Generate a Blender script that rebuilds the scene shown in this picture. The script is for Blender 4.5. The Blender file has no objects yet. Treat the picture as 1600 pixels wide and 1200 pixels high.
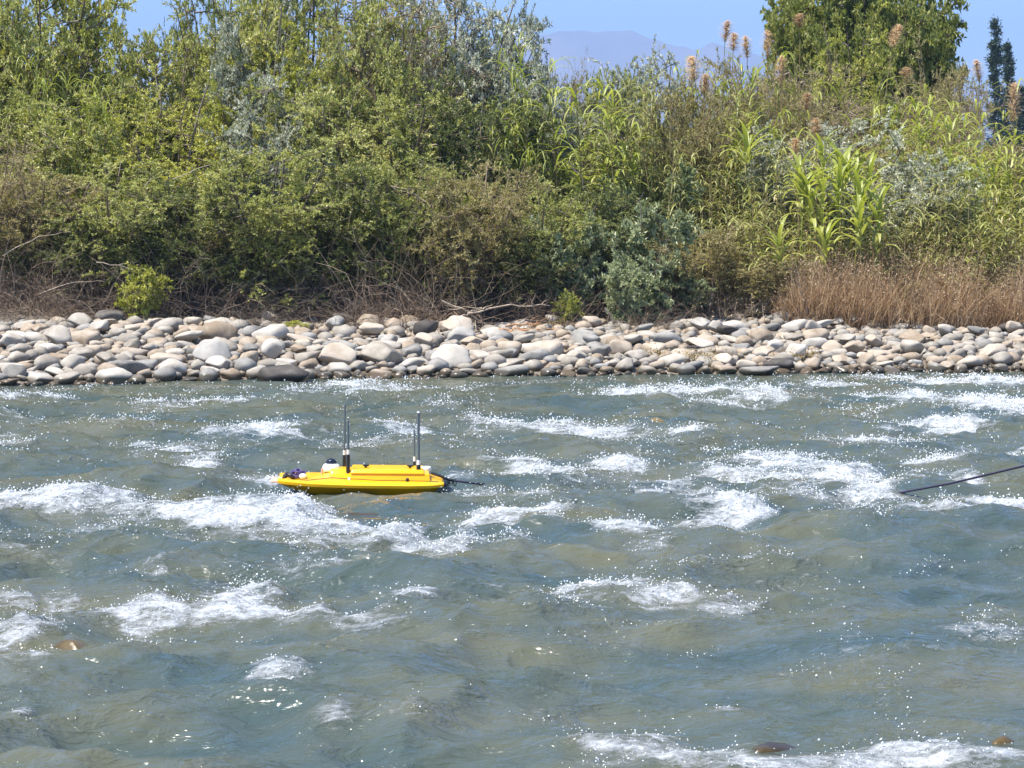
import bpy, bmesh, math, random
import numpy as np

# ------------------------------------------------------------------ camera, sky, sun, exposure
SC = bpy.context.scene
COL = SC.collection
CAM_H, FPX = 3.0, 3609.0                       # eye height over the water, focal length in 1600-px units
PITCH = math.atan(289.0 / FPX)
cam_d = bpy.data.cameras.new('camera')
cam_d.sensor_width = 36.0
cam_d.lens = 36.0 * FPX / 1600.0
cam_d.clip_start, cam_d.clip_end = 0.1, 40000
cam = bpy.data.objects.new('camera', cam_d)
cam.location = (0, 0, CAM_H)
cam.rotation_euler = (math.pi / 2 - PITCH, 0, 0)
COL.objects.link(cam)
SC.camera = cam

SUN_EL, SUN_AZ = math.radians(65), math.radians(-118)     # azimuth from +Y towards +X
world = bpy.data.worlds.new('World')
SC.world = world
world.use_nodes = True
wn = world.node_tree
sky = wn.nodes.new('ShaderNodeTexSky')
sky.sky_type = 'NISHITA'
sky.sun_disc = False
sky.sun_elevation = SUN_EL
sky.sun_rotation = SUN_AZ
sky.altitude = 1500
sky.air_density = 0.95
sky.dust_density = 0.6
sky.ozone_density = 5.0
hsv = wn.nodes.new('ShaderNodeHueSaturation')
hsv.inputs['Saturation'].default_value = 1.08
wn.links.new(sky.outputs[0], hsv.inputs['Color'])
wn.links.new(hsv.outputs[0], wn.nodes['Background'].inputs[0])
wn.nodes['Background'].inputs[1].default_value = 0.13

sun_d = bpy.data.lights.new('sun', 'SUN')
sun_d.energy = 5.0
sun_d.angle = math.radians(0.53)
sun_d.color = (1.0, 0.95, 0.87)
sun = bpy.data.objects.new('sun', sun_d)
sun.rotation_euler = (math.pi / 2 - SUN_EL, 0, math.pi - SUN_AZ)
COL.objects.link(sun)

SC.view_settings.view_transform = 'Standard'
SC.view_settings.look = 'None'
SC.view_settings.exposure = 1.12
SC.view_settings.gamma = 1.0
SC.view_settings.use_curve_mapping = False
SC.cycles.max_bounces = 6
SC.cycles.diffuse_bounces = 3
SC.cycles.glossy_bounces = 3
SC.cycles.transmission_bounces = 4
SC.cycles.volume_bounces = 0
SC.cycles.adaptive_threshold = 0.02
SC.cycles.caustics_reflective = False
SC.cycles.caustics_refractive = False
SC.cycles.sample_clamp_indirect = 6.0

# ------------------------------------------------------------------ helpers
RNG = np.random.default_rng(7)
CP, SP = math.cos(PITCH), math.sin(PITCH)


def ray(u, v):
    a, b = (u - 800.0) / FPX, (600.0 - v) / FPX
    return a, CP + b * SP, -SP + b * CP


def at(u, v, Y):
    dx, dy, dz = ray(u, v)
    t = Y / dy
    return dx * t, Y, CAM_H + dz * t


def wp(u, v):
    dx, dy, dz = ray(u, v)
    t = CAM_H / -dz
    return dx * t, dy * t


def u_of(x, y):
    return 800 + FPX * x / (y * CP)


BX = [-400, -60, -20, -8.3, -5.4, 0, 4.5, 9.0, 25, 60, 400]
BY = [20, 30, 35.6, 37.5, 38.7, 39.8, 40.3, 40.8, 42, 44, 55]


def bank_y(x):
    return np.interp(x, BX, BY)


def noise2(x, y, seed=0):
    x = np.asarray(x, float); y = np.asarray(y, float)
    xi = np.floor(x).astype(np.int64); yi = np.floor(y).astype(np.int64)
    xf = x - xi; yf = y - yi
    def g(ix, iy, fx, fy):
        h = (ix * 374761393 + iy * 668265263 + seed * 974634777) & 0xffffffff
        h = ((h ^ (h >> 13)) * 1274126177) & 0xffffffff
        h = h ^ (h >> 16)
        a = (h & 0xffff) / 65535.0 * 2 * np.pi
        return np.cos(a) * fx + np.sin(a) * fy
    u = xf * xf * xf * (xf * (xf * 6 - 15) + 10)
    v = yf * yf * yf * (yf * (yf * 6 - 15) + 10)
    n00 = g(xi, yi, xf, yf); n10 = g(xi + 1, yi, xf - 1, yf)
    n01 = g(xi, yi + 1, xf, yf - 1); n11 = g(xi + 1, yi + 1, xf - 1, yf - 1)
    return ((n00 * (1 - u) + n10 * u) * (1 - v) + (n01 * (1 - u) + n11 * u) * v) * 1.45


def ground_z(x, y):
    x = np.asarray(x, float); y = np.asarray(y, float)
    s = y - bank_y(x)
    z = np.interp(s, [-400, -3, -1.0, 0, 1, 3, 6, 9, 16, 60, 4000], [-0.9, -0.9, -0.35, -0.06, 0.12, 0.34, 0.62, 0.90, 1.2, 1.6, 3.0])
    near = np.interp(y, [-300, 0, 4, 7, 9, 11], [2.2, 1.4, 1.35, 0.35, -0.5, -0.9])
    z = np.where(y < 11, np.maximum(near, -0.9), z)
    z = z + np.where(s > 4, 0.10 * noise2(x / 2.3, y / 2.3, 3), 0.03 * noise2(x, y, 4))
    return z


def mesh_np(name, verts, faces, mat=None, smooth=True, attrs=None):
    """verts (n,3); faces: list of (m,k) int arrays."""
    me = bpy.data.meshes.new(name)
    verts = np.asarray(verts, np.float32)
    faces = [np.asarray(f, np.int32) for f in faces if len(f)]
    me.vertices.add(len(verts))
    me.vertices.foreach_set('co', verts.ravel())
    nl = sum(f.size for f in faces); nf = sum(len(f) for f in faces)
    me.loops.add(nl)
    me.loops.foreach_set('vertex_index', np.concatenate([f.ravel() for f in faces]))
    me.polygons.add(nf)
    tot = np.concatenate([np.full(len(f), f.shape[1], np.int32) for f in faces])
    start = np.concatenate([[0], np.cumsum(tot)[:-1]]).astype(np.int32)
    me.polygons.foreach_set('loop_start', start)
    me.polygons.foreach_set('use_smooth', np.full(nf, smooth, bool))
    me.update(calc_edges=True)
    for k, a in (attrs or {}).items():
        at_ = me.attributes.new(k, 'FLOAT', 'POINT')
        at_.data.foreach_set('value', np.asarray(a, np.float32))
    if mat:
        me.materials.append(mat)
    return me


class Acc:
    """collects vertices and faces (with one float per vertex) into one mesh"""
    def __init__(self):
        self.v, self.f3, self.f4, self.a, self.n = [], [], [], [], 0
    def add(self, verts, quads=None, tris=None, tint=0.5):
        verts = np.asarray(verts, float).reshape(-1, 3)
        if quads is not None and len(quads): self.f4.append(np.asarray(quads) + self.n)
        if tris is not None and len(tris): self.f3.append(np.asarray(tris) + self.n)
        self.v.append(verts)
        self.a.append(np.broadcast_to(np.asarray(tint, float), (len(verts),)))
        self.n += len(verts)
    def mesh(self, name, mat, smooth=True):
        fs = []
        if self.f4: fs.append(np.concatenate(self.f4))
        if self.f3: fs.append(np.concatenate(self.f3))
        return mesh_np(name, np.concatenate(self.v), fs, mat, smooth, {'tint': np.concatenate(self.a)})


def obj(name, me, parent=None, loc=None, rot=None, scale=None):
    o = bpy.data.objects.new(name, me)
    COL.objects.link(o)
    if parent: o.parent = parent
    if loc is not None: o.location = loc
    if rot is not None: o.rotation_euler = rot
    if scale is not None: o.scale = scale
    return o


LABELS = {}


def tag(o, label, cat, group=None):
    o['label'] = label; o['category'] = cat
    if group: o['group'] = group
    return o


def thing(name, label, cat, loc, rot=(0, 0, 0), scale=(1, 1, 1), group=None):
    return tag(obj(name, None, None, loc, rot, scale), label, cat, group)


def kind(o, k):
    o['kind'] = k
    return o


def unit(v):
    return v / np.maximum(np.linalg.norm(v, axis=-1, keepdims=True), 1e-9)


def tubes(acc, paths, radii, sides=5, tint=0.5, cap=True):
    """paths (n,k,3), radii (n,k)"""
    paths = np.asarray(paths, float); radii = np.asarray(radii, float)
    if paths.ndim == 2: paths = paths[None]; radii = np.broadcast_to(radii, (1,) + paths.shape[1:2])
    n, k, _ = paths.shape
    radii = np.broadcast_to(radii, (n, k))
    tan = unit(np.gradient(paths, axis=1))
    ref = np.where(np.abs(tan[..., 2:3]) > 0.9, np.array([1.0, 0, 0]), np.array([0, 0, 1.0]))
    b1 = unit(np.cross(tan, ref)); b2 = np.cross(tan, b1)
    ang = np.arange(sides) / sides * 2 * np.pi
    ring = b1[:, :, None, :] * np.cos(ang)[:, None] + b2[:, :, None, :] * np.sin(ang)[:, None]
    V = paths[:, :, None, :] + ring * radii[:, :, None, None]
    i = np.arange(n)[:, None, None] * (k * sides)
    j = np.arange(k - 1)[None, :, None] * sides
    s = np.arange(sides)[None, None, :]
    s2 = (s + 1) % sides
    q = np.stack([i + j + s, i + j + s2, i + j + sides + s2, i + j + sides + s], -1).reshape(-1, 4)
    t = np.asarray(tint, float)
    if t.ndim == 1: t = np.repeat(t, k * sides)
    acc.add(V.reshape(-1, 3), quads=q, tint=t)


def leaves(acc, P, D, L, W, rng, tint):
    """diamond leaves, folded and curled"""
    n = len(P)
    D = unit(D)
    S = unit(np.cross(D, rng.normal(size=(n, 3)) + np.array([0, -.35, .75])))
    N = np.cross(S, D)
    L = np.broadcast_to(L, (n,))[:, None]; W = np.broadcast_to(W, (n,))[:, None]
    up = N * (W * 0.35)
    base = P
    m1 = P + D * L * 0.45 + S * W * 0.5 + up
    m2 = P + D * L * 0.45 - S * W * 0.5 + up
    tip = P + D * L - N * L * 0.12
    V = np.stack([base, m1, tip, m2], 1).reshape(-1, 3)
    q = np.arange(n * 4).reshape(n, 4)
    acc.add(V, quads=q, tint=np.repeat(tint, 4))


def straps(acc, P, az, el, L, W, droop, tint, k=6, fold=0.25):
    """long arching strap leaves"""
    n = len(P)
    t = np.linspace(0, 1, k + 1)[None, :]
    L = np.broadcast_to(L, (n,))[:, None]; W = np.broadcast_to(W, (n,))[:, None]
    e = np.asarray(el)[:, None] - np.asarray(droop)[:, None] * t ** 1.4
    ds = L / k
    h = np.cumsum(np.cos(e) * ds, 1) - np.cos(e[:, :1]) * ds
    z = np.cumsum(np.sin(e) * ds, 1) - np.sin(e[:, :1]) * ds
    ca, sa = np.cos(az)[:, None], np.sin(az)[:, None]
    C = np.stack([P[:, :1] + h * ca, P[:, 1:2] + h * sa, P[:, 2:3] + z], -1)
    w = W * 0.5 * np.clip(np.minimum(0.35 + 4 * t, 1.0), 0, 1) * np.sqrt(np.clip(1 - t ** 2.2, 0.0004, 1))
    side = np.stack([-sa * np.ones_like(h), ca * np.ones_like(h), np.zeros_like(h)], -1)
    nrm = np.stack([-np.sin(e) * ca, -np.sin(e) * sa, np.cos(e)], -1)
    A = C + side * w[..., None] + nrm * (w * fold)[..., None]
    B = C - side * w[..., None] + nrm * (w * fold)[..., None]
    V = np.stack([A, C, B], 2)                                     # n,k+1,3,3
    i = np.arange(n)[:, None] * ((k + 1) * 3); j = np.arange(k)[None, :] * 3
    b = (i + j).reshape(-1)
    q = np.concatenate([np.stack([b, b + 1, b + 4, b + 3], -1), np.stack([b + 1, b + 2, b + 5, b + 4], -1)])
    acc.add(V.reshape(-1, 3), quads=q, tint=np.repeat(tint, (k + 1) * 3))


# ------------------------------------------------------------------ materials
def new_mat(name):
    m = bpy.data.materials.new(name); m.use_nodes = True
    nt = m.node_tree
    return m, nt, nt.nodes, nt.links, nt.nodes['Principled BSDF']


def ramp(nodes, stops):
    r = nodes.new('ShaderNodeValToRGB')
    el = r.color_ramp.elements
    while len(el) < len(stops): el.new(0.5)
    for e, (p, c) in zip(el, stops):
        e.position = p; e.color = (*c, 1)
    return r


def mathn(nodes, links, op, a, b=None, clamp=False):
    n = nodes.new('ShaderNodeMath'); n.operation = op; n.use_clamp = clamp
    for i, x in enumerate((a, b)):
        if x is None: continue
        if isinstance(x, (int, float)): n.inputs[i].default_value = x
        else: links.new(x, n.inputs[i])
    return n.outputs[0]


def leaf_mat(name, stops, transl=0.35, rough=0.5, spec=0.25):
    m, nt, N, L, p = new_mat(name)
    a = N.new('ShaderNodeAttribute'); a.attribute_name = 'tint'
    oi = N.new('ShaderNodeObjectInfo')
    t = mathn(N, L, 'ADD', a.outputs['Fac'], mathn(N, L, 'MULTIPLY', mathn(N, L, 'SUBTRACT', oi.outputs['Random'], 0.5), 0.22))
    r = ramp(N, stops)
    L.new(t, r.inputs[0])
    L.new(r.outputs[0], p.inputs['Base Color'])
    p.inputs['Roughness'].default_value = rough
    p.inputs['Specular IOR Level'].default_value = spec + .15
    tr = N.new('ShaderNodeBsdfTranslucent')
    hs = N.new('ShaderNodeHueSaturation'); hs.inputs['Saturation'].default_value = 1.15; hs.inputs['Value'].default_value = 1.15
    L.new(r.outputs[0], hs.inputs['Color']); L.new(hs.outputs[0], tr.inputs[0])
    mx = N.new('ShaderNodeMixShader'); mx.inputs[0].default_value = transl
    L.new(p.outputs[0], mx.inputs[1]); L.new(tr.outputs[0], mx.inputs[2])
    L.new(mx.outputs[0], N['Material Output'].inputs[0])
    return m


def plain_mat(name, col, rough=0.5, metal=0.0, spec=0.5, noise_amt=0.0, scale=8.0, bump=0.0):
    m, nt, N, L, p = new_mat(name)
    p.inputs['Base Color'].default_value = (*col, 1)
    p.inputs['Roughness'].default_value = rough
    p.inputs['Metallic'].default_value = metal
    p.inputs['Specular IOR Level'].default_value = spec
    if noise_amt or bump:
        tc = N.new('ShaderNodeTexCoord'); no = N.new('ShaderNodeTexNoise')
        no.inputs['Scale'].default_value = scale; no.inputs['Detail'].default_value = 5
        L.new(tc.outputs['Object'], no.inputs['Vector'])
        r = ramp(N, [(0.3, tuple(c * (1 - noise_amt) for c in col)), (0.7, tuple(min(1, c * (1 + noise_amt)) for c in col))])
        L.new(no.outputs[0], r.inputs[0]); L.new(r.outputs[0], p.inputs['Base Color'])
        if bump:
            b = N.new('ShaderNodeBump'); b.inputs['Strength'].default_value = bump; b.inputs['Distance'].default_value = 0.02
            L.new(no.outputs[0], b.inputs['Height']); L.new(b.outputs[0], p.inputs['Normal'])
    return m


def stone_mat(name, c1, c2, c3):
    """river stone: mottled, with a wet dark foot where the river laps at it"""
    m, nt, N, L, p = new_mat(name)
    tc = N.new('ShaderNodeTexCoord'); oi = N.new('ShaderNodeObjectInfo'); geo = N.new('ShaderNodeNewGeometry')
    off = N.new('ShaderNodeVectorMath'); off.operation = 'ADD'
    sc = N.new('ShaderNodeVectorMath'); sc.operation = 'SCALE'; sc.inputs['Scale'].default_value = 1.0
    L.new(oi.outputs['Random'], sc.inputs[0]); sc.inputs['Scale'].default_value = 40
    L.new(geo.outputs['Position'], off.inputs[0]); L.new(sc.outputs[0], off.inputs[1])
    n1 = N.new('ShaderNodeTexNoise'); n1.inputs['Scale'].default_value = 3.2; n1.inputs['Detail'].default_value = 8; n1.inputs['Roughness'].default_value = 0.62
    L.new(off.outputs[0], n1.inputs['Vector'])
    n2 = N.new('ShaderNodeTexNoise'); n2.inputs['Scale'].default_value = 45; n2.inputs['Detail'].default_value = 4
    L.new(off.outputs[0], n2.inputs['Vector'])
    r = ramp(N, [(0.28, c1), (0.5, c2), (0.72, c3)])
    f = mathn(N, L, 'ADD', n1.outputs[0], mathn(N, L, 'MULTIPLY', mathn(N, L, 'SUBTRACT', oi.outputs['Random'], 0.5), 0.35))
    f = mathn(N, L, 'ADD', f, mathn(N, L, 'MULTIPLY', mathn(N, L, 'SUBTRACT', n2.outputs[0], 0.5), 0.25))
    L.new(f, r.inputs[0])
    sep = N.new('ShaderNodeSeparateXYZ'); L.new(geo.outputs['Position'], sep.inputs[0])
    wz = mathn(N, L, 'ADD', sep.outputs[2], mathn(N, L, 'MULTIPLY', n1.outputs[0], -0.10))
    mr = N.new('ShaderNodeMapRange'); mr.inputs['From Min'].default_value = -0.01; mr.inputs['From Max'].default_value = 0.05
    mr.inputs['To Min'].default_value = 1.0; mr.inputs['To Max'].default_value = 0.0
    L.new(wz, mr.inputs['Value'])
    mx = N.new('ShaderNodeMix'); mx.data_type = 'RGBA'; mx.blend_type = 'MULTIPLY'
    L.new(mr.outputs[0], mx.inputs['Factor']); L.new(r.outputs[0], mx.inputs['A']); mx.inputs['B'].default_value = (0.30, 0.27, 0.22, 1)
    L.new(mx.outputs['Result'], p.inputs['Base Color'])
    ro = N.new('ShaderNodeMapRange'); ro.inputs['To Min'].default_value = 0.75; ro.inputs['To Max'].default_value = 0.22
    L.new(mr.outputs[0], ro.inputs['Value']); L.new(ro.outputs[0], p.inputs['Roughness'])
    p.inputs['Specular IOR Level'].default_value = 0.3
    b = N.new('ShaderNodeBump'); b.inputs['Strength'].default_value = 0.5; b.inputs['Distance'].default_value = 0.02
    L.new(mathn(N, L, 'ADD', n1.outputs[0], mathn(N, L, 'MULTIPLY', n2.outputs[0], 0.3)), b.inputs['Height'])
    L.new(b.outputs[0], p.inputs['Normal'])
    return m


M = {}
M['willow'] = leaf_mat('willow_leaf', [(0.0, (0.147, 0.169, 0.040)), (0.45, (0.384, 0.401, 0.107)), (0.8, (0.565, 0.554, 0.203)), (1.0, (0.723, 0.689, 0.350))])
M['willow_yellow'] = leaf_mat('yellow_green_leaf', [(0.0, (0.192, 0.215, 0.034)), (0.45, (0.452, 0.458, 0.085)), (0.8, (0.610, 0.588, 0.169)), (1.0, (0.723, 0.678, 0.294))])
M['silver'] = leaf_mat('silver_leaf', [(0.0, (0.249, 0.261, 0.162)), (0.5, (0.447, 0.460, 0.323)), (1.0, (0.721, 0.721, 0.584))], 0.25, 0.45, 0.4)
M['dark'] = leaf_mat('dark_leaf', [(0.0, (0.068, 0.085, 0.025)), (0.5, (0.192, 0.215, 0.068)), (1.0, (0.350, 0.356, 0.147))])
M['broad'] = leaf_mat('broad_leaf', [(0.0, (0.14, 0.17, 0.065)), (0.5, (0.31, 0.345, 0.17)), (1.0, (0.54, 0.56, 0.34))], 0.28, 0.4, 0.45)
M['olive'] = leaf_mat('olive_leaf', [(0.0, (0.158, 0.136, 0.051)), (0.5, (0.350, 0.305, 0.113)), (1.0, (0.565, 0.486, 0.249))])
M['cane'] = leaf_mat('cane_leaf', [(0.0, (0.17, 0.21, 0.04)), (0.5, (0.36, 0.4, 0.085)), (1.0, (0.56, 0.55, 0.2))], 0.42, 0.4, 0.35)
M['reed'] = leaf_mat('reed_leaf', [(0.0, (0.176, 0.155, 0.059)), (0.35, (0.294, 0.294, 0.103)), (0.7, (0.397, 0.411, 0.132)), (1.0, (0.617, 0.529, 0.279))], 0.35)
M['plume'] = leaf_mat('plume', [(0.0, (0.5, 0.36, 0.22)), (0.5, (0.66, 0.5, 0.33)), (1.0, (0.76, 0.64, 0.46))], 0.45)
M['rust'] = leaf_mat('dry_grass', [(0.0, (0.22, 0.14, 0.08)), (0.4, (0.42, 0.29, 0.18)), (0.75, (0.57, 0.43, 0.28)), (1.0, (0.64, 0.54, 0.38))], 0.35)
M['straw'] = leaf_mat('straw', [(0.0, (0.210, 0.143, 0.060)), (0.5, (0.345, 0.255, 0.120)), (1.0, (0.450, 0.360, 0.195))], 0.3)
M['twig'] = leaf_mat('dead_twig', [(0.0, (0.09, 0.06, 0.04)), (0.5, (0.25, 0.175, 0.12)), (1.0, (0.48, 0.38, 0.27))], 0.05, 0.7)
M['grey_twig'] = leaf_mat('grey_twig', [(0.0, (0.06, 0.045, 0.035)), (0.5, (0.15, 0.115, 0.085)), (1.0, (0.27, 0.22, 0.17))], 0.05, 0.7)
M['bark'] = plain_mat('bark', (0.10, 0.075, 0.05), 0.85, noise_amt=0.4, scale=12, bump=0.5)
M['conifer'] = leaf_mat('conifer_leaf', [(0.0, (0.025, 0.045, 0.03)), (0.5, (0.05, 0.085, 0.055)), (1.0, (0.09, 0.13, 0.085))], 0.15)
M['tree'] = leaf_mat('tree_leaf', [(0.0, (0.095, 0.128, 0.027)), (0.5, (0.257, 0.284, 0.068)), (1.0, (0.446, 0.432, 0.135))])
M['stone_tan'] = stone_mat('tan_stone', (0.22, 0.165, 0.11), (0.35, 0.285, 0.215), (0.44, 0.375, 0.3))
M['stone_pale'] = stone_mat('pale_stone', (0.23, 0.2, 0.16), (0.365, 0.325, 0.27), (0.455, 0.415, 0.36))
M['stone_grey'] = stone_mat('grey_stone', (0.14, 0.13, 0.115), (0.25, 0.235, 0.21), (0.36, 0.34, 0.305))
M['stone_dark'] = stone_mat('dark_stone', (0.042, 0.036, 0.032), (0.081, 0.070, 0.059), (0.140, 0.126, 0.112))
M['stone_ochre'] = stone_mat('ochre_stone', (0.045, 0.032, 0.014), (0.10, 0.072, 0.026), (0.17, 0.125, 0.05))
# the ochre rocks are under a film of water
for nd in M['stone_ochre'].node_tree.nodes:
    if nd.type == 'BSDF_PRINCIPLED':
        for lk in list(nd.inputs['Roughness'].links): M['stone_ochre'].node_tree.links.remove(lk)
        nd.inputs['Roughness'].default_value = 0.3; nd.inputs['Specular IOR Level'].default_value = 0.5
    if nd.type == 'MIX': nd.inputs['B'].default_value = (0.8, 0.75, 0.6, 1)


def ground_mat():
    m, nt, N, L, p = new_mat('soil')
    tc = N.new('ShaderNodeTexCoord')
    n1 = N.new('ShaderNodeTexNoise'); n1.inputs['Scale'].default_value = 1.4; n1.inputs['Detail'].default_value = 9
    n2 = N.new('ShaderNodeTexVoronoi'); n2.inputs['Scale'].default_value = 11
    L.new(tc.outputs['Object'], n1.inputs['Vector']); L.new(tc.outputs['Object'], n2.inputs['Vector'])
    r = ramp(N, [(0.3, (0.09, 0.07, 0.05)), (0.6, (0.20, 0.165, 0.125)), (0.8, (0.28, 0.245, 0.2))])
    L.new(n1.outputs[0], r.inputs[0]); L.new(r.outputs[0], p.inputs['Base Color'])
    p.inputs['Roughness'].default_value = 0.95
    b = N.new('ShaderNodeBump'); b.inputs['Strength'].default_value = 0.6; b.inputs['Distance'].default_value = 0.06
    L.new(n2.outputs['Distance'], b.inputs['Height']); L.new(b.outputs[0], p.inputs['Normal'])
    return m


# ------------------------------------------------------------------ ground sheet
def spaced(lo_fine, hi_fine, step, lo, hi, grow=1.35):
    core = list(np.arange(lo_fine, hi_fine + step * 0.5, step))
    up, s, x = [], step, core[-1]
    while x < hi: s *= grow; x += s; up.append(min(x, hi))
    dn, s, x = [], step, core[0]
    while x > lo: s *= grow; x -= s; dn.append(max(x, lo))
    return np.array(dn[::-1] + core + up)


def grid_faces(nx, ny):
    i = np.arange(ny - 1)[:, None] * nx + np.arange(nx - 1)[None, :]
    i = i.ravel()
    return np.stack([i, i + 1, i + nx + 1, i + nx], -1)


gx = spaced(-16, 16, 0.4, -9000, 9000)
gy = spaced(-4, 62, 0.4, -250, 9300)
X, Y = np.meshgrid(gx, gy)
Z = ground_z(X, Y)
kind(obj('ground', mesh_np('ground', np.stack([X, Y, Z], -1).reshape(-1, 3), [grid_faces(len(gx), len(gy))], ground_mat())), 'structure')

# far mountain range
ru = [-2500, -600, 300, 700, 860, 905, 985, 1012, 1080, 1110, 1130, 1180, 1300, 1420, 1500, 1575, 1640, 1900, 2600, 5000]
rv = [180, 120, 90, 66, 50, 46, 48, 60, 76, 65, 72, 84, 110, 132, 138, 122, 126, 90, 120, 190]
MY = 8200.0
mxs = np.linspace(-5600, 7600, 420)
mys = np.linspace(6900, 9200, 60)
X, Y = np.meshgrid(mxs, mys)
uu = 800 + X / MY * FPX
crest = (311 - np.interp(uu, ru, rv)) / FPX * MY
tt = 1 - np.abs(Y - MY) / 1150
er = np.abs(noise2(X / 420, Y / 600, 21)) + 0.5 * np.abs(noise2(X / 170, Y / 240, 22)) + 0.22 * np.abs(noise2(X / 60, Y / 80, 25))
Z = crest * np.clip(tt, -0.05, 1) ** 1.1 * 1.0 - er * 120 * np.clip(1 - tt, 0.0, 1) * (tt > 0) + 9 * noise2(X / 60, Y / 60, 23) * np.clip(tt, 0, 1)
Z = np.nan_to_num(np.where(tt > 0, Z, -5.0), nan=-5.0)
mm = plain_mat('mountain_rock', (0.21, 0.17, 0.13), 0.95, noise_amt=0.35, scale=0.004)
kind(obj('mountain', mesh_np('mountain', np.stack([X, Y, Z], -1).reshape(-1, 3), [grid_faces(len(mxs), len(mys))], mm)), 'structure')

# ------------------------------------------------------------------ water
BOAT_U, BOAT_V = 555.0, 762.0
BOAT_X, BOAT_Y = wp(BOAT_U, BOAT_V)
PXM = math.hypot(BOAT_Y, CAM_H) / FPX                                # metres per photo pixel at the boat

wxs = spaced(-3.6, 3.6, 0.021, -3.6, 3.6)
wxs = np.concatenate([-np.cumsum(np.full(120, 0.032))[::-1] - 3.6, wxs, 3.6 + np.cumsum(np.full(120, 0.032))])
e = wxs[-1]
mid = np.cumsum(np.full(70, 0.045))
out = np.cumsum(0.07 * 1.12 ** np.arange(58))
wxs = np.concatenate([-(e + mid[-1] + out)[::-1], -(e + mid)[::-1], wxs, e + mid, e + mid[-1] + out])
wys = np.concatenate([np.arange(6.5, 11.5, 0.12), np.arange(11.5, 20, 0.038), np.arange(20, 29, 0.054), np.arange(29, 41.6, 0.085),
                      np.arange(41.6, 56, 0.6)])
X, Y = np.meshgrid(wxs, wys)

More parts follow.
